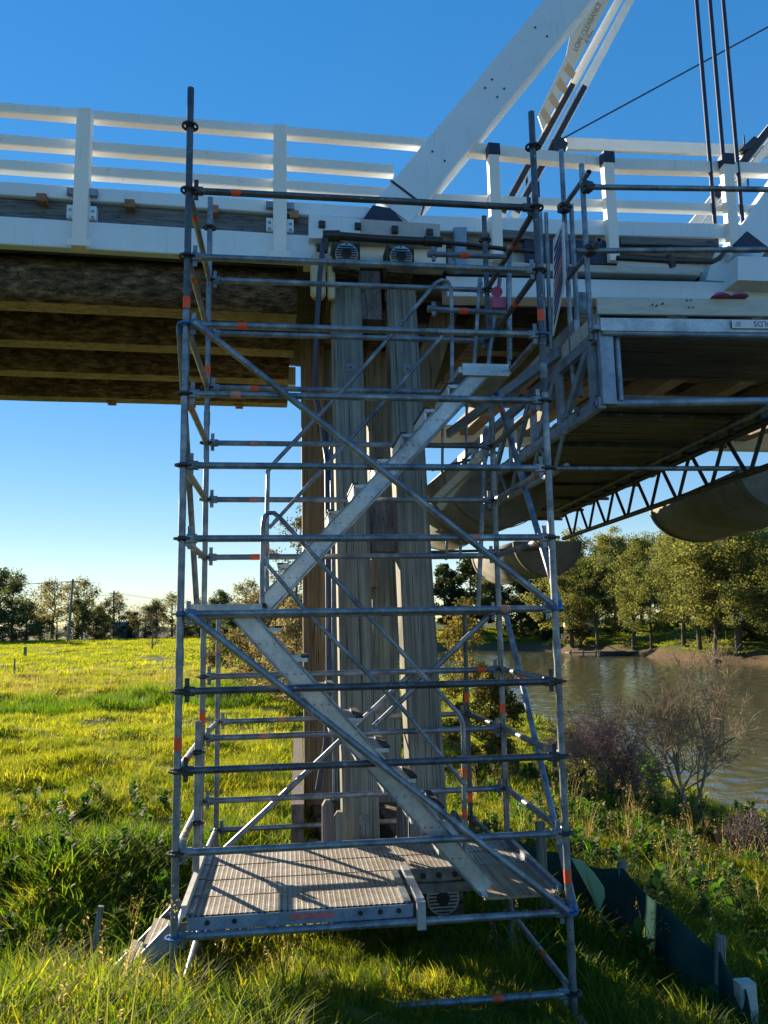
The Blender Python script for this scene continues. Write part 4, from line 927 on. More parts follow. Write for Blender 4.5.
for i in range(3):
    src = tuft_ob('lush_tuft', tuft('a', [blades(34, .10, .13, .33, .010, .8, 4, RSB)]), 'lush_blade')
    p, rz, ti, rs = region(26, 2.6, 12, 1.5, .6, 30+i); sc = .7+.6*rs.rand(len(p))
    x, y = p[:, 0], p[:, 1]; sc *= np.where(under(x, y), .45, 1)*np.where((x < -.9) & (y > 6) & (y < 9.2), 1.15, 1)*np.where(y > 9, .5, 1); scatter('grass', p, rz, ti, sc, src)
for i in range(2):
    src = tuft_ob('meadow_tuft', tuft('a', [blades(44, .16, .10, .26, .009, .8, 3, RSB)]), 'grass_blade')
    p, rz, ti, rs = region(44, 2.6, 16, 1.5, .2, 40+i); sc = .7+.6*rs.rand(len(p)); sc *= np.where(under(p[:, 0], p[:, 1]), .5, 1)*np.where(p[:, 1] > 8.5, .72, 1); scatter('grass', p, rz, ti, sc, src)
for i in range(2):
    src = tuft_ob('meadow_patch', tuft('a', [blades(90, .42, .10, .26, .017, .8, 3, RSB)]), 'grass_blade')
    p, rz, ti, rs = region(9, 12, 36, 2, .25, 50+i); scatter('grass', p, rz, ti, .45+.4*rs.rand(len(p)), src)
src = tuft_ob('far_patch', tuft('a', [blades(120, 1.0, .10, .26, .045, .8, 2, RSB)]), 'grass_blade')
p, rz, ti, rs = region(1.7, 32, 105, 3, .3, 60, keep=lambda x, y, rs: (x < 16)); scatter('grass', p, rz, ti, .55+.5*rs.rand(len(p)), src)
p, rz, ti, rs = region(.9, 70, 150, 20, .3, 61, keep=lambda x, y, rs: (x > 20) & (ground(x, y) > -3.9)); scatter('grass', p, rz, ti, .8+.7*rs.rand(len(p)), src)
# taller darker growth on the terrace faces
src = tuft_ob('tall_patch', tuft('a', [blades(90, .45, .25, .55, .018, .7, 3, RSB)]), 'lush_blade')
p, rz, ti, rs = region(5, 21.8, 25, 2, .4, 62, keep=lambda x, y, rs: x < 3); scatter('grass', p, rz, ti, .6+.5*rs.rand(len(p)), src)
# dry seeding stems: on the bank and along the terrace
def stems(n, rad, h0, h1, rs):
    v, f = blades(n, rad, h0, h1, .006, .35, 4, rs); k = n*10
    tips = v.reshape(n, -1, 3)[:, -1]; c = np.repeat(tips, 9, 0) + rs.randn(n*9, 3)*np.array([.012, .012, .05]) - np.array([0, 0, .05]); a, b_ = cards(c, np.full(len(c), .014), rs, 0, .4)
    return [(v, f), (a, b_)]
src = tuft_ob('dry_tuft', tuft('a', stems(14, .14, .35, .8, RSB)), 'straw')
bank = lambda x, y, rs: (x > 2.3+.05*y) & (rs.rand(len(x)) < .8)
p, rz, ti, rs = region(3.2, 6.8, 19, 1, 1.0, 70, keep=bank); scatter('dry_grass', p, rz, ti*1.5, .55+.5*rs.rand(len(p)), src)
p, rz, ti, rs = region(1.3, 3.2, 8, 1, .5, 71); scatter('dry_grass', p, rz, ti*1.5, .45+.4*rs.rand(len(p)), src)
p, rz, ti, rs = region(4, 25, 33, 1, .4, 72, keep=lambda x, y, rs: x < 6); scatter('dry_grass', p, rz, ti, .55+.35*rs.rand(len(p)), src)
# broad-leaved weeds
def weed(n, rs, L=.11, H=.22):
    vs, fs = [], []
    for i in range(n):
        az = rs.rand()*2*PI; el = .3+rs.rand()*.9; ln = L*(.6+.8*rs.rand()); w = ln*.36; d = np.array([math.cos(az)*math.cos(el), math.sin(az)*math.cos(el), math.sin(el)]); s = np.array([-math.sin(az), math.cos(az), 0])
        b0 = np.array([0, 0, H*rs.rand()]) + d*ln*.4*rs.rand()
        k = len(vs)*0 + sum(len(a) for a in vs); pts = []
        for t, ww in ((0, .1), (.3, .85), (.6, 1), (.85, .6), (1, .05)):
            c = b0 + d*ln*t*1.4 - np.array([0, 0, .25*ln*t*t*1.4]); pts += [c - s*w*ww, c + s*w*ww]
        vs.append(np.array(pts)); fs.append(np.array([[2*j, 2*j+1, 2*j+3, 2*j+2] for j in range(4)])+k)
    return np.concatenate(vs), np.concatenate(fs)
src = tuft_ob('weed_clump', tuft('a', [weed(34, RSB, .055, .20)]), 'weed_leaf')
leafmat('dark_weed', [(.25, (.02, .05, .012)), (.5, (.042, .088, .018)), (.75, (.075, .13, .025))], .42, (1.8, 2.0, .6))
src2 = tuft_ob('weed_bed', tuft('a', [weed(60, RSB, .042, .20)]), 'dark_weed')
p, rz, ti, rs = region(24, 5.6, 9.0, 1, .5, 83, keep=lambda x, y, rs: (x < -1.15) & (y < 8.2+.5*np.sin(x*2))); scatter('weeds', p, rz, ti, .7+.6*rs.rand(len(p)), src2)
p, rz, ti, rs = region(7, 3, 11, 1, .9, 80, keep=lambda x, y, rs: ((x < -1.1) & (y > 5.6) & (rs.rand(len(x)) < .9)) | ((x > 2.3) & (rs.rand(len(x)) < .5))); scatter('weeds', p, rz, ti, .7+.7*rs.rand(len(p)), src)
p, rz, ti, rs = region(9, 6.5, 18, 1, .9, 84, keep=lambda x, y, rs: (x > 2.4) & (rs.rand(len(x)) < .7)); scatter('weeds', p, rz, ti, .9+.8*rs.rand(len(p)), src)
src = tuft_ob('reed_clump', tuft('a', [blades(22, .05, .35, .75, .020, .75, 5, RSB)]), 'lush_blade')
p, rz, ti, rs = region(1.1, 4, 15, 0, .5, 81, keep=lambda x, y, rs: (x > .6)); scatter('grass', p, rz, ti, .6+.5*rs.rand(len(p)), src)
# --- trees
def branch_pts(rs, p, d, L, r, depth, out, spread=.6, up=.25, kids=(2, 3), shrink=.68, wig=.12, tips=None, rmin=.004):
    pts, n = [p.copy()], 5; q = p.copy(); dd = d.copy()
    for i in range(n):
        dd = dd + rs.randn(3)*wig; dd[2] += up*.08; dd /= np.linalg.norm(dd); q = q + dd*(L/n); pts.append(q.copy())
    r1 = max(r*.62, rmin); out.append((pts, [r + (r1-r)*i/n for i in range(n+1)]))
    if depth == 0:
        if tips is not None: tips.append(q.copy())
        return
    for i in range(rs.randint(kids[0], kids[1]+1)):
        s = pts[rs.randint(2, n+1)]; a = rs.randn(3)*spread; nd_ = dd + a; nd_[2] += up; nd_ /= np.linalg.norm(nd_)
        branch_pts(rs, np.array(s), nd_, L*shrink*(.75+.5*rs.rand()), r1*.85, depth-1, out, spread, up, kids, shrink, wig, tips, rmin)
def branches_mb(out, sides=6):
    m = MB()
    for pts, rr in out: m.path([V(p) for p in pts], [max(.003, x) for x in rr], sides if rr[0] > .03 else 4)
    return m
def tree_proto(name, label, cat, seed, H, W, leaf, leafsize, n_clump, per, trunkr, base=.28, lean=.0, airy=0., group=None, shape=1.0):
    rs = np.random.RandomState(seed); root = empty(name, (0, 0, 0), label, cat, group)
    out = []; top = np.array([lean*H*.5, rs.randn()*.03*H, H*.72]); n = 8; pts = []
    for i in range(n+1):
        t = i/n; pts.append(np.array([lean*H*.5*t**1.3 + rs.randn()*.012*H*t, rs.randn()*.012*H*t, H*.78*t]))
    out.append((pts, [trunkr*(1.25-.95*i/n) for i in range(n+1)]))
    cl = []; ph = rs.rand(4)*6.28
    for i in range(n_clump):
        t = base + (1-base)*((i+.5)/n_clump)**.9; prof = (math.sin(PI*min(1, (t-base)/(1-base)*.82+.16))**.7)*shape; az = rs.rand()*2*PI; rr = W*.5*prof*(.25+.75*math.sqrt(rs.rand()))*(1+.34*math.sin(2*az+ph[0]+4*t)+.26*math.sin(3*az+ph[1]-7*t)+.2*math.sin(9*t+ph[2]))
        ax = lean*H*.5*t**1.3; c = np.array([ax+rr*math.cos(az), rr*math.sin(az), H*(t+rs.randn()*.035+.05*math.sin(2*az+ph[3])*(t > .6))]); cl.append((c, W*(.075+.085*rs.rand()*(90/max(90, n_clump)))))
        if i % 3 == 0:
            s = pts[min(n, max(2, int((t-.12)*n/.78)))]; mid = (s+c)/2 + np.array([0, 0, -.02*H]); out.append(([s, mid, c], [trunkr*.35, trunkr*.22, trunkr*.10]))
    mb_ = branches_mb(out, 8); tk = mb_.build('trunk', 'bark', root)
    V_, F_, k = [], [], 0
    for c, r in cl:
        m_ = int(per*(.6+.8*rs.rand())); q = rs.randn(m_, 3); q /= np.linalg.norm(q, axis=1)[:, None]; q *= (r*rs.rand(m_)**(1/2.2))[:, None]; q[:, 2] *= .75
        if airy: q = q*(1+airy*rs.rand(m_)[:, None])
        v, f = cards(c+q, np.full(m_, leafsize), rs, .2, .5); V_.append(v); F_.append(f+k); k += len(v)
    me = mesh_np('crown', np.concatenate(V_), np.concatenate(F_), leaf); cr = bpy.data.objects.new('crown', me); COL.objects.link(cr); cr.parent = root; ORG[cr.name] = V((0, 0, 0)); return root
def dup(root, loc, rz, sc, label=None):
    r = root.copy(); COL.objects.link(r); r.location = loc; r.rotation_euler = (0, 0, rz); r.scale = sc
    if label: r['label'] = label
    for ch in list(root.children):
        c = ch.copy(); COL.objects.link(c); c.parent = r
    return r
used = set()
def put(proto, loc, rz, sc, label):
    if proto.name in used: return dup(proto, loc, rz, (sc[0], sc[0], sc[1]), label)
    used.add(proto.name); proto.location = loc; proto.rotation_euler = (0, 0, rz); proto.scale = (sc[0], sc[0], sc[1]); proto['label'] = label; return proto
CAS = [tree_proto('casuarina_tree', '', 'tree', 100+i, 13.5, (9.0, 10.2, 8.2, 9.4)[i], 'casuarina_leaf', .135, (120, 140, 110, 126)[i], 150, .26, (.26, .30, .33, .25)[i], (.10, -.06, .16, .03)[i], .25, 'casuarinas on the far river bank') for i in range(4)]
ORD = ['first', 'second', 'third', 'fourth', 'fifth', 'sixth', 'seventh', 'eighth', 'ninth', 'tenth', 'eleventh', 'twelfth', 'thirteenth', 'fourteenth']
rs = np.random.RandomState(4)
for i, (px_, py_, h) in enumerate(((572, 648, 11.0), (598, 649, 12.6), (634, 650, 13.0), (652, 649, 11.8), (684, 645, 13.6), (700, 649, 12.4), (716, 655, 13.5), (739, 656, 14.2), (776, 658, 13.6), (812, 658, 14.5))):
    p = hit(px_, py_, 40); lab = 'olive casuarina at the far water\'s edge, %s from the left in the front row' % ORD[i]
    h *= .86+.26*rs.rand(); put(CAS[i % 4], gp(p.x, p.y, -.1), rs.rand()*6.28, (h/13.5*(.85+.4*rs.rand()), h/13.5), lab)
for i in range(13):
    px_ = 556+24*i+rs.randn()*8; y = 134+rs.randn()*7; d = ray(px_, 640); p = d*(y/d.y); h = 13.5+rs.rand()*3.4
    put(CAS[(i*3+1) % 4], gp(p.x, p.y, -.1), rs.rand()*6.28, (h/13.5*1.1, h/13.5*1.06), 'tall casuarina in the back row beyond the grassy far bank, %s from the left' % ORD[i])
DRK = [tree_proto('evergreen_tree', '', 'tree', 130+i, 10, (8.5, 7)[i], 'dark_leaf', .24, 60, 130, .25, .08, .0, .1, 'dark evergreens far behind') for i in range(2)]
for i, (px_, y, h) in enumerate(((418, 150, 11), (446, 148, 12), (472, 150, 13.5), (498, 146, 12.5), (522, 140, 11.5), (545, 138, 13))):
    d = ray(px_, 640); p = d*(y/d.y); z = max(float(ground(p.x, p.y)), -4.9)
    put(DRK[i % 2] if i % 3 else CAS[i % 4], V((p.x, p.y, z-.2)), rs.rand()*6.28, (h/(10 if i % 3 else 13.5), h/(10 if i % 3 else 13.5)), 'dark tree closing the river bend behind the right scaffold posts, %s from the left' % ORD[i])
# understorey on the far bank
BSH = [tree_proto('bush', '', 'bush', 150+i, 2.2, 3.2, ('dark_leaf', 'olive_leaf')[i], .14, 26, 110, .05, .02, 0, .2, 'bushes on the far bank') for i in range(2)]
for i, (px_, py_) in enumerate(((548, 640), (574, 646), (583, 639), (613, 634), (664, 632), (724, 633), (752, 640), (762, 632), (800, 636))):
    p = hit(px_, py_, 40); s = .8+.7*rs.rand(); put(BSH[i % 2], gp(p.x, p.y, -.1), rs.rand()*6.28, (s, s*1.1), 'low rounded bush under the far bank casuarinas, %s from the left' % ORD[i])
# left tree line beyond the paddock
AIR = tree_proto('gum_tree', '', 'tree', 160, 10, 8.5, 'olive_leaf', .17, 44, 70, .22, .35, .05, .5, 'trees beyond the paddock')
ROUND = [tree_proto('dense_tree', '', 'tree', 170+i, 8, 7.5, ('dark_leaf', 'olive_leaf')[i], .15, 80, 120, .2, .05, .0, .35, 'trees beyond the paddock') for i in range(2)]
TL = [(-26, 118, 9, 0), (-4, 104, 8.6, 0), (12, 116, 9.4, 2), (26, 110, 5.0, 1), (40, 112, 3.2, 0), (52, 125, 8.8, 2), (57, 112, 4.2, 2), (77, 130, 9.2, 2), (82, 108, 5.2, 0), (96, 112, 4.4, 1), (104, 118, 3.4, 0), (114, 126, 6.8, 2), (119, 122, 5.4, 2), (132, 118, 3.8, 0), (145, 112, 4.6, 2), (156, 112, 5.0, 1), (172, 120, 6.4, 2), (184, 108, 3.6, 0), (200, 112, 5.0, 1), (222, 118, 6.4, 0), (246, 124, 8.4, 2), (262, 112, 5.6, 0), (284, 115, 7.0, 1), (306, 120, 6.6, 0), (330, 125, 7.4, 0), (-50, 112, 9, 0)]
NAMES = {0: 'dark rounded tree', 1: 'olive bushy tree', 2: 'airy pale gum tree'}
cnt = {0: 0, 1: 0, 2: 0}
BIG = ['first', 'second', 'third', 'fourth', 'fifth', 'sixth', 'seventh', 'eighth', 'ninth', 'tenth', 'eleventh', 'twelfth', 'thirteenth', 'fourteenth', 'fifteenth', 'sixteenth', 'seventeenth']
for px_, y, h, k in sorted(TL):
    d = ray(px_, 636); p = d*(y/d.y); pr = AIR if k == 2 else ROUND[k]; hh = 10 if k == 2 else 8
    put(pr, gp(p.x, p.y, -.2), rs.rand()*6.28, (h/hh*(.9+.3*rs.rand()), h/hh), '%s beyond the paddock, %s of its kind from the left' % (NAMES[k], BIG[cnt[k]])); cnt[k] += 1
# bare tree standing in the paddock
def bare(name, label, cat, seed, base, H, spread, kids, depth, r, mat, up=.3, lean=(0, 0), leaf=None, nleaf=0, ls=.03, trunks=1, group=None, L0=.42, shrink=.70):
    rs = np.random.RandomState(seed); root = empty(name, base, label, cat, group); out, tips = [], []
    for t in range(trunks):
        a = rs.rand()*2*PI; d = np.array([lean[0]+math.cos(a)*.35*(trunks > 1), lean[1]+math.sin(a)*.35*(trunks > 1), 1.0]); d /= np.linalg.norm(d)
        branch_pts(rs, np.array(base)-np.array([0, 0, .1]), d, H*L0, r, depth, out, spread, up, kids, shrink, .10, tips)
    branches_mb(out, 6).build('trunk' if trunks == 1 else 'stems', mat, root)
    if leaf:
        tp = np.array([p for pts, rr in out if rr[0] < r*.35 for p in pts[2:]]); c = tp[rs.randint(0, len(tp), nleaf)] + rs.randn(nleaf, 3)*H*.02
        v, f = cards(c, np.full(nleaf, ls), rs, 0, .5); me = mesh_np('foliage', v-np.array(base), f, leaf); o = bpy.data.objects.new('foliage', me); COL.objects.link(o); o.parent = root
    return root
p = hit(152, 650, 15); bare('bare_tree', 'leafless twiggy tree standing alone in the green paddock', 'tree', 5, tuple(p), 3.9, .75, (3, 4), 5, .075, 'twig', .12, L0=.30, shrink=.74)
# shrubs behind the scaffold
def shrub(name, label, cat, px_, y, H, W, leaf, ls, ncl, per, seed, group=None):
    d = ray(px_, 640); p = d*(y/d.y); t = tree_proto(name, label, cat, seed, H, W, leaf, ls, ncl, per, .04, .03, .02, .25, group, 1.05); t.location = gp(p.x, p.y, -.1); return t
shrub('tan_shrub', 'brownish dry shrub behind the scaffold left of the pier', 'shrub', 262, 27, 3.0, 3.2, 'tan_leaf', .06, 60, 150, 201)
shrub('tan_shrub', 'brownish dry shrub close against the left side of the pier piles', 'shrub', 296, 23, 2.9, 2.4, 'tan_leaf', .05, 60, 150, 202)
shrub('tan_shrub', 'low dark green shrub behind the left scaffold posts', 'shrub', 232, 46, 2.6, 3.4, 'dark_leaf', .08, 40, 130, 203)
shrub('river_shrub', 'tall rusty green shrub on the bank right of the pier', 'shrub', 462, 20, 4.0, 2.0, 'rust_leaf', .045, 46, 110, 204)
shrub('river_shrub', 'dark green lower shrub beside the rusty one near the water', 'shrub', 488, 18, 2.0, 1.5, 'rust_leaf', .05, 50, 130, 205)
d = ray(292, 640); p = d*(27/d.y); t = tree_proto('young_gum', 'slender young gum with thin sparse leaves just left of the pier', 'tree', 210, 6.0, 2.4, 'olive_leaf', .055, 34, 85, .06, .40, .08, .5); t.location = gp(p.x, p.y, -.1)
d = ray(452, 640); p = d*(21/d.y); bare('twiggy_sapling', 'leafless thin sapling rising above the shrub right of the pier', 'sapling', 9, tuple(gp(p.x, p.y)), 6.2, .45, (2, 3), 4, .022, 'twig', .5, L0=.45)
# near bank: bare bush, brambles, bright plant
p = hit(690, 812, 8); bare('bare_bush', 'large bare fine-twigged bush leaning over the water\'s edge', 'bush', 22, tuple(p), 3.7, .58, (3, 4), 5, .036, 'paletwig', .30, (.05, 0), 'tan_leaf', 3200, .018, 4, L0=.34)
for i, (px_, py_, H, lb) in enumerate(((586, 782, 1.6, 'tangled purple-brown bramble right behind the front right scaffold post'), (610, 790, 1.75, 'tangled purple-brown bramble in the middle of the thicket'), (634, 796, 1.1, 'tangled purple-brown bramble beside the bare bush'), (752, 858, .7, 'low brown bramble hanging over the water at the right edge'))):
    p = hit(px_, py_, 8); bare('bramble', lb, 'bramble', 40+i, tuple(p), H*1.25, .8, (3, 4), 4, .012, 'bramble', .05, trunks=13, group='brambles on the near bank', L0=.42, shrink=.66, leaf='tan_leaf', nleaf=300, ls=.018)
def leafy(name, label, px_, py_, n, L, H, mat, seed, sp=.3):
    p = hit(px_, py_, 8); rs = np.random.RandomState(seed); vs, fs, k = [], [], 0; root = empty(name, p, label, 'plant'); m = MB()
    for j in range(9):
        a = rs.rand()*6.28; q = p + V((math.cos(a)*sp*rs.rand(), math.sin(a)*sp*rs.rand(), 0)); tp = q + V((rs.randn()*.1, rs.randn()*.1, H*(.6+.5*rs.rand()))); m.tube(q, tp, .008, 5)
        v, f = weed(n//9, rs, L, 0.9); v = v.copy(); v[:, 2] *= (tp.z-q.z)/1.1; v += np.array(q)-np.array(p); vs.append(v); fs.append(f+k); k += len(v)
    m.build('stem', 'twig', root); me = mesh_np('foliage', np.concatenate(vs), np.concatenate(fs), mat); o = bpy.data.objects.new('foliage', me); COL.objects.link(o); o.parent = root; return root
leafy('leafy_plant', 'bright green large-leaved plant at the foot of the bare bush', 652, 790, 260, .17, .95, 'bright_leaf', 1, .35)
leafy('leafy_plant', 'pale small-leaved bush on the bank below the brambles', 608, 806, 320, .07, .75, 'grass_blade', 2, .45)
leafy('leafy_plant', 'dull green leafy plant right of the bright one', 690, 826, 240, .08, .6, 'weed_leaf', 3, .45)
leafy('leafy_plant', 'leafy green clump on the bank near the right edge', 716, 842, 240, .08, .5, 'grass_blade', 4, .4)
# ------------------------------------------------------------------ silt fence and posts
MT['silt'] = mottled('dark_green_shade_cloth', [(.3, (.02, .055, .05)), (.7, (.045, .095, .085))], ns=5, rough=.9, bs=.3, fine=220, spec=0)
leafmat('pale_cloth', [(.25, (.30, .44, .32)), (.5, (.38, .52, .40)), (.75, (.44, .58, .46))], .55, (1.2, 1.3, 1.1), 3, vary=0)
sf = empty('silt_fence', hit(650, 950, 3), 'sagging dark green silt fence on wooden stakes right of the scaffold', 'silt fence')
tops = [(512, 838), (566, 852), (622, 868), (672, 912), (722, 952), (746, 990)]
bots = [(512, 885), (566, 905), (620, 940), (668, 985), (718, 1022), (743, 1045)]
T_, B_ = [], []
for (a, b_) in zip(tops, bots):
    q = hit(b_[0], b_[1], 2.5); B_.append(q - V((0, 0, .05))); t = pt(a[0], a[1], q.y); T_.append(V((q.x+(t.x-q.x), q.y, t.z)))
n, k = 60, 10; vs = []
for j in range(k+1):
    for i in range(n+1):
        u = i/n*(len(T_)-1); a = min(int(u), len(T_)-2); f_ = u-a; t = T_[a].lerp(T_[a+1], f_); bb = B_[a].lerp(B_[a+1], f_)
        q = bb.lerp(t, j/k); q = q + V((math.sin(u*5+j*.3)*.012, -.03*math.sin(PI*j/k)*(1+math.sin(u*4.1)), -.05*math.sin(PI*(u % 1))*(j/k) + .015*math.sin(j*1.4+u*2.2)*math.sin(PI*(u % 1)))); vs.append(q)
m = MB(); m.add(vs, [(j*(n+1)+i, j*(n+1)+i+1, (j+1)*(n+1)+i+1, (j+1)*(n+1)+i) for j in range(k) for i in range(n)], True); fo = m.build('fabric', 'silt', sf)
so = fo.modifiers.new('thickness', 'SOLIDIFY'); so.thickness = .004
fp = hit(600, 930, 3); Y = T_[1].y*.86
poly = [pt(x, y, Y+dy) for x, y, dy in ((571, 858, 0), (583, 862, -.02), (594, 873, -.06), (604, 888, -.1), (605, 897, -.1), (600, 910, -.06), (601, 914, -.05), (610, 926, -.02), (606, 922, 0), (596, 908, .02), (592, 897, .0), (584, 880, .02))]
m = MB(); m.prism(poly, (.004, .012, .003)); m.build('loose_flap', 'pale_cloth', sf)
for (x, y), i in (((623, 862), 2), ((722, 938), 4)):
    q = B_[i]; t = pt(x, y, q.y); m = MB(); m.beam((q.x+.01, q.y+.04, q.z-.1), (t.x+.01, q.y+.04, t.z), .075, .05, V((0, 1, 0)), bev=.006); m.build('stake', 'stake', sf)
q = hit(749, 1040, 2.5); t = pt(747, 981, q.y); m = MB(); m.beam((q.x, q.y, q.z-.25), (q.x+.0, q.y, t.z), .125, .11, V((0, 1, 0)), bev=.012); tag(m.build('timber_post', 'toe', None, q), 'short square pale timber post in the bottom right corner', 'post')
q = hit(657, 818, 4); m = MB(); q = pt(540, 822, 7.4); g_ = gp(q.x, 7.4); m.beam(g_-V((0, 0, .1)), V((q.x, 7.4, q.z)), .08, .08, V((0, 1, 0)), bev=.006); tag(m.build('timber_post', 'stake', None, g_), 'dark square timber post behind the scaffold deck\'s right corner', 'post')
# paddock posts, poles, wires, shed, boat, sign, house
for (x, y0_, y1_, lb, w_) in ((25, 657, 647, 'short dark fence post standing alone in the paddock', .16), (14, 677, 659, 'thin grey fence post nearer the paddock\'s left edge', .05)):
    q = hit(x, y0_, 10); t = pt(x, y1_, q.y); m = MB(); m.beam(q-V((0, 0, .1)), V((q.x, q.y, t.z)), w_, w_, V((0, 1, 0))); tag(m.build('fence_post', 'stake', None, q), lb, 'post', 'paddock posts')
polet = []
for x, y, yt, x2, lb in ((68, 92, 579, 73, 'nearer leaning timber power pole in front of the dark trees'), (113.5, 125, 591, 114, 'farther thin power pole beside the airy gum')):
    d = ray(x, 634); b_ = d*(y/d.y); b_.z = float(ground(b_.x, b_.y))-.2; t = pt(x2, yt, y); root = empty('power_pole', b_, lb, 'power pole', 'power poles'); m = MB(); m.tube(b_, t, .17, 8, r2=.12); m.build('pole', 'stake', root)
    m = MB(); ca = t-V((0, 0, .35)); m.beam(ca-V((.7, 0, 0)), ca+V((.7, 0, 0)), .09, .1); m.build('crossarm', 'stake', root); polet.append(ca)
def sagw(a, b_, sag): return [a.lerp(b_, i/16)-V((0, 0, sag*4*(i/16)*(1-i/16))) for i in range(17)]
m = MB(); far_r = pt(330, 640, 170); far_r.z = polet[1].z-.5
for dx in (-.5, .5):
    m.path(sagw(polet[0]+V((dx, 0, .1)), polet[1]+V((dx, 0, .1)), 1.0), .018, 4); m.path(sagw(polet[1]+V((dx, 0, .1)), far_r, 1.5), .018, 4); m.path(sagw(polet[0]+V((dx, 0, .1)), polet[0]+V((-45, -12, .3)), 1.0), .018, 4)
tag(m.build('power_line', 'black', None, polet[0]), 'thin sagging power wires strung between the two distant poles', 'power line')
d = ray(127, 634); b_ = d*(123/d.y); b_ = gp(b_.x, b_.y); sh = empty('shed', b_, 'small pale shed half hidden by the trees beyond the paddock', 'shed')
MT['shedw'] = mottled('pale_sheet_metal', [(.3, (.35, .38, .42)), (.7, (.45, .48, .52))], rough=.6)
m = MB(); m.box(b_+V((0, 0, .8)), (3.0, 3, 1.9)); m.build('wall', 'shedw', sh); m = MB(); m.prism([b_+V((-1.7, -1.7, 1.75)), b_+V((-1.7, 0, 2.4)), b_+V((-1.7, 1.7, 1.75))], (3.4, 0, 0)); m.build('roof', 'shedw', sh)
m = MB(); m.box(b_+V((.9, -1.52, .75)), (.9, .06, 1.7)); m.build('door', 'black', sh)
for k_, (px_, y, w_, lb) in enumerate(((748, 135, 9, 'pale house glimpsed between the far bank casuarinas at the right'), (576, 150, 7, 'pale house glimpsed low behind the dark trees at the river bend'))):
    d = ray(px_, 630); b_ = d*(y/d.y); b_ = gp(b_.x, b_.y); h_ = empty('house', b_, lb, 'house', 'houses behind the far bank'); m = MB(); m.box(b_+V((0, 0, 2.2)), (w_, 7, 4.4)); m.build('wall', 'whitey', h_)
    m = MB(); m.prism([b_+V((-w_/2-.4, -4, 4.35)), b_+V((-w_/2-.4, 0, 6.2)), b_+V((-w_/2-.4, 4, 4.35))], (w_+.8, 0, 0)); m.build('roof', 'greybeam', h_)
    for dx in (-2.2, 1.4): m = MB(); m.box(b_+V((dx, -3.52, 2.6)), (1.3, .08, 1.3)); m.build('window', 'black', h_)
p = hit(621, 659, 40); p = V((p.x, p.y, WATER)); bt_ = empty('moored_punt', p, 'low grey punt moored beside a small landing at the far bank', 'boat')
vs = []; prof = [(-3.2, .45), (-2.6, .9), (1.8, 1.0), (3.0, .55)]
m = MB(); L_ = [(-3.2, .5, .75), (-2.2, .9, .62), (0, 1.0, .58), (2.2, .9, .62), (3.2, .55, .85)]
for x, w_, h in L_: vs += [p+V((x, -w_, h)), p+V((x*.92, -w_*.7, -.15)), p+V((x*.92, w_*.7, -.15)), p+V((x, w_, h))]
fs = [(4*i+j, 4*i+j+1, 4*i+j+5, 4*i+j+4) for i in range(4) for j in range(3)] + [(0, 1, 2, 3), (16, 17, 18, 19)]
m.add(vs, fs); m.build('hull', 'galvdark', bt_)
m = MB()
for x in (-1.4, .8): m.box(p+V((x, 0, .42)), (.35, 1.7, .06))
m.build('seat', 'toe', bt_)
p2 = p + V((-5.2, 1.0, 0)); m = MB(); m.box(p2+V((0, 0, .55)), (4.2, 1.6, .18)); lj = empty('landing_stage', p2, 'pale concrete landing stage at the far water\'s edge beside the punt', 'landing stage'); m.build('deck', 'conc', lj)
for dx in (-1.8, 0, 1.8): m = MB(); m.tube(p2+V((dx, -.7, -1.5)), p2+V((dx, -.7, .9)), .12, 8); m.build('post', 'stake', lj)
q = hit(564, 646, 40); m = MB(); sg = empty('river_marker', q, 'small white marker board on a post at the far bank behind the right scaffold post', 'marker'); m.tube(q, q+V((0, 0, 1.6)), .06, 8); m.build('post', 'stake', sg); m = MB(); m.box(q+V((0, -.08, 1.5)), (.9, .06, .8)); m.build('board', 'whitey', sg)
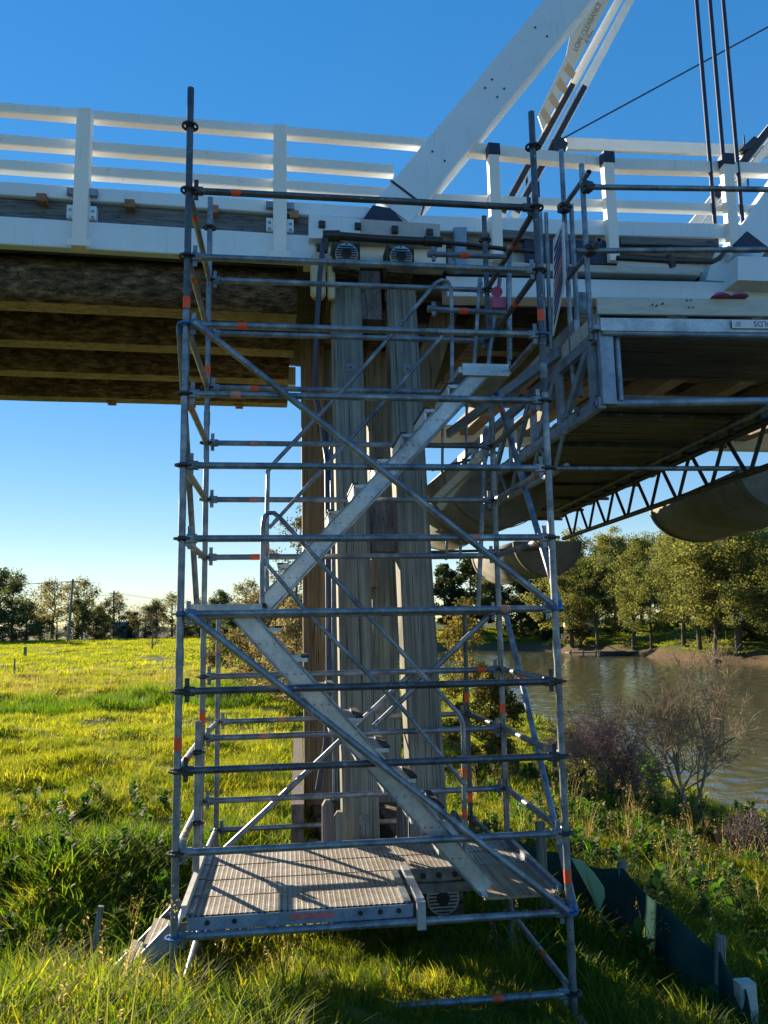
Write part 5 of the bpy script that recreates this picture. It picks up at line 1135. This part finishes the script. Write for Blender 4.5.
# rocks along the far water line
for i in range(30):
    px_ = 560+250*rs.rand(); p = hit(px_, 657.5+ (px_-560)*.04+rs.randn()*1.2, 40); r = .12+.38*rs.rand()**2; rsr = random.Random(i)
    stone(gp(p.x-.2, p.y-.3*rs.rand(), .05), r, 'bank_rock', 'weathered rock along the far water line below the casuarinas', 'rocks along the far water line')
# ------------------------------------------------------------------ light
SUN_AZ = R(-33.8); SUN_EL = R(17.5)
w_ = bpy.data.worlds.new('World'); S.world = w_; w_.use_nodes = True; nt = w_.node_tree
bg = nt.nodes['Background']; sky = nt.nodes.new('ShaderNodeTexSky'); sky.sky_type = 'NISHITA'; sky.sun_disc = False
sky.sun_elevation = SUN_EL; sky.sun_rotation = SUN_AZ; sky.altitude = 0; sky.air_density = 1.0; sky.dust_density = 0.0; sky.ozone_density = 3.0
hs_ = nt.nodes.new('ShaderNodeHueSaturation'); hs_.inputs['Hue'].default_value = .512; hs_.inputs['Saturation'].default_value = 2.0
gm_ = nt.nodes.new('ShaderNodeGamma'); gm_.inputs['Gamma'].default_value = .48
nt.links.new(sky.outputs[0], gm_.inputs['Color']); nt.links.new(gm_.outputs[0], hs_.inputs['Color']); nt.links.new(hs_.outputs[0], bg.inputs['Color']); bg.inputs['Strength'].default_value = .15
sd_ = V((math.sin(SUN_AZ)*math.cos(SUN_EL), math.cos(SUN_AZ)*math.cos(SUN_EL), math.sin(SUN_EL)))
sl = bpy.data.lights.new('sun', 'SUN'); sl.energy = 5.0; sl.angle = R(.53); sl.color = (1, .84, .62)
so_ = bpy.data.objects.new('sun', sl); COL.objects.link(so_); so_.rotation_euler = sd_.to_track_quat('Z', 'Y').to_euler(); so_.location = sd_*50
S.view_settings.view_transform = 'Standard'; S.view_settings.look = 'None'; S.view_settings.exposure = 1.4; S.view_settings.gamma = 1
S.render.film_transparent = False
S.cycles.max_bounces = 8; S.cycles.diffuse_bounces = 4; S.cycles.glossy_bounces = 4; S.cycles.transmission_bounces = 4; S.cycles.use_denoising = True
S.cycles.sample_clamp_indirect = 6
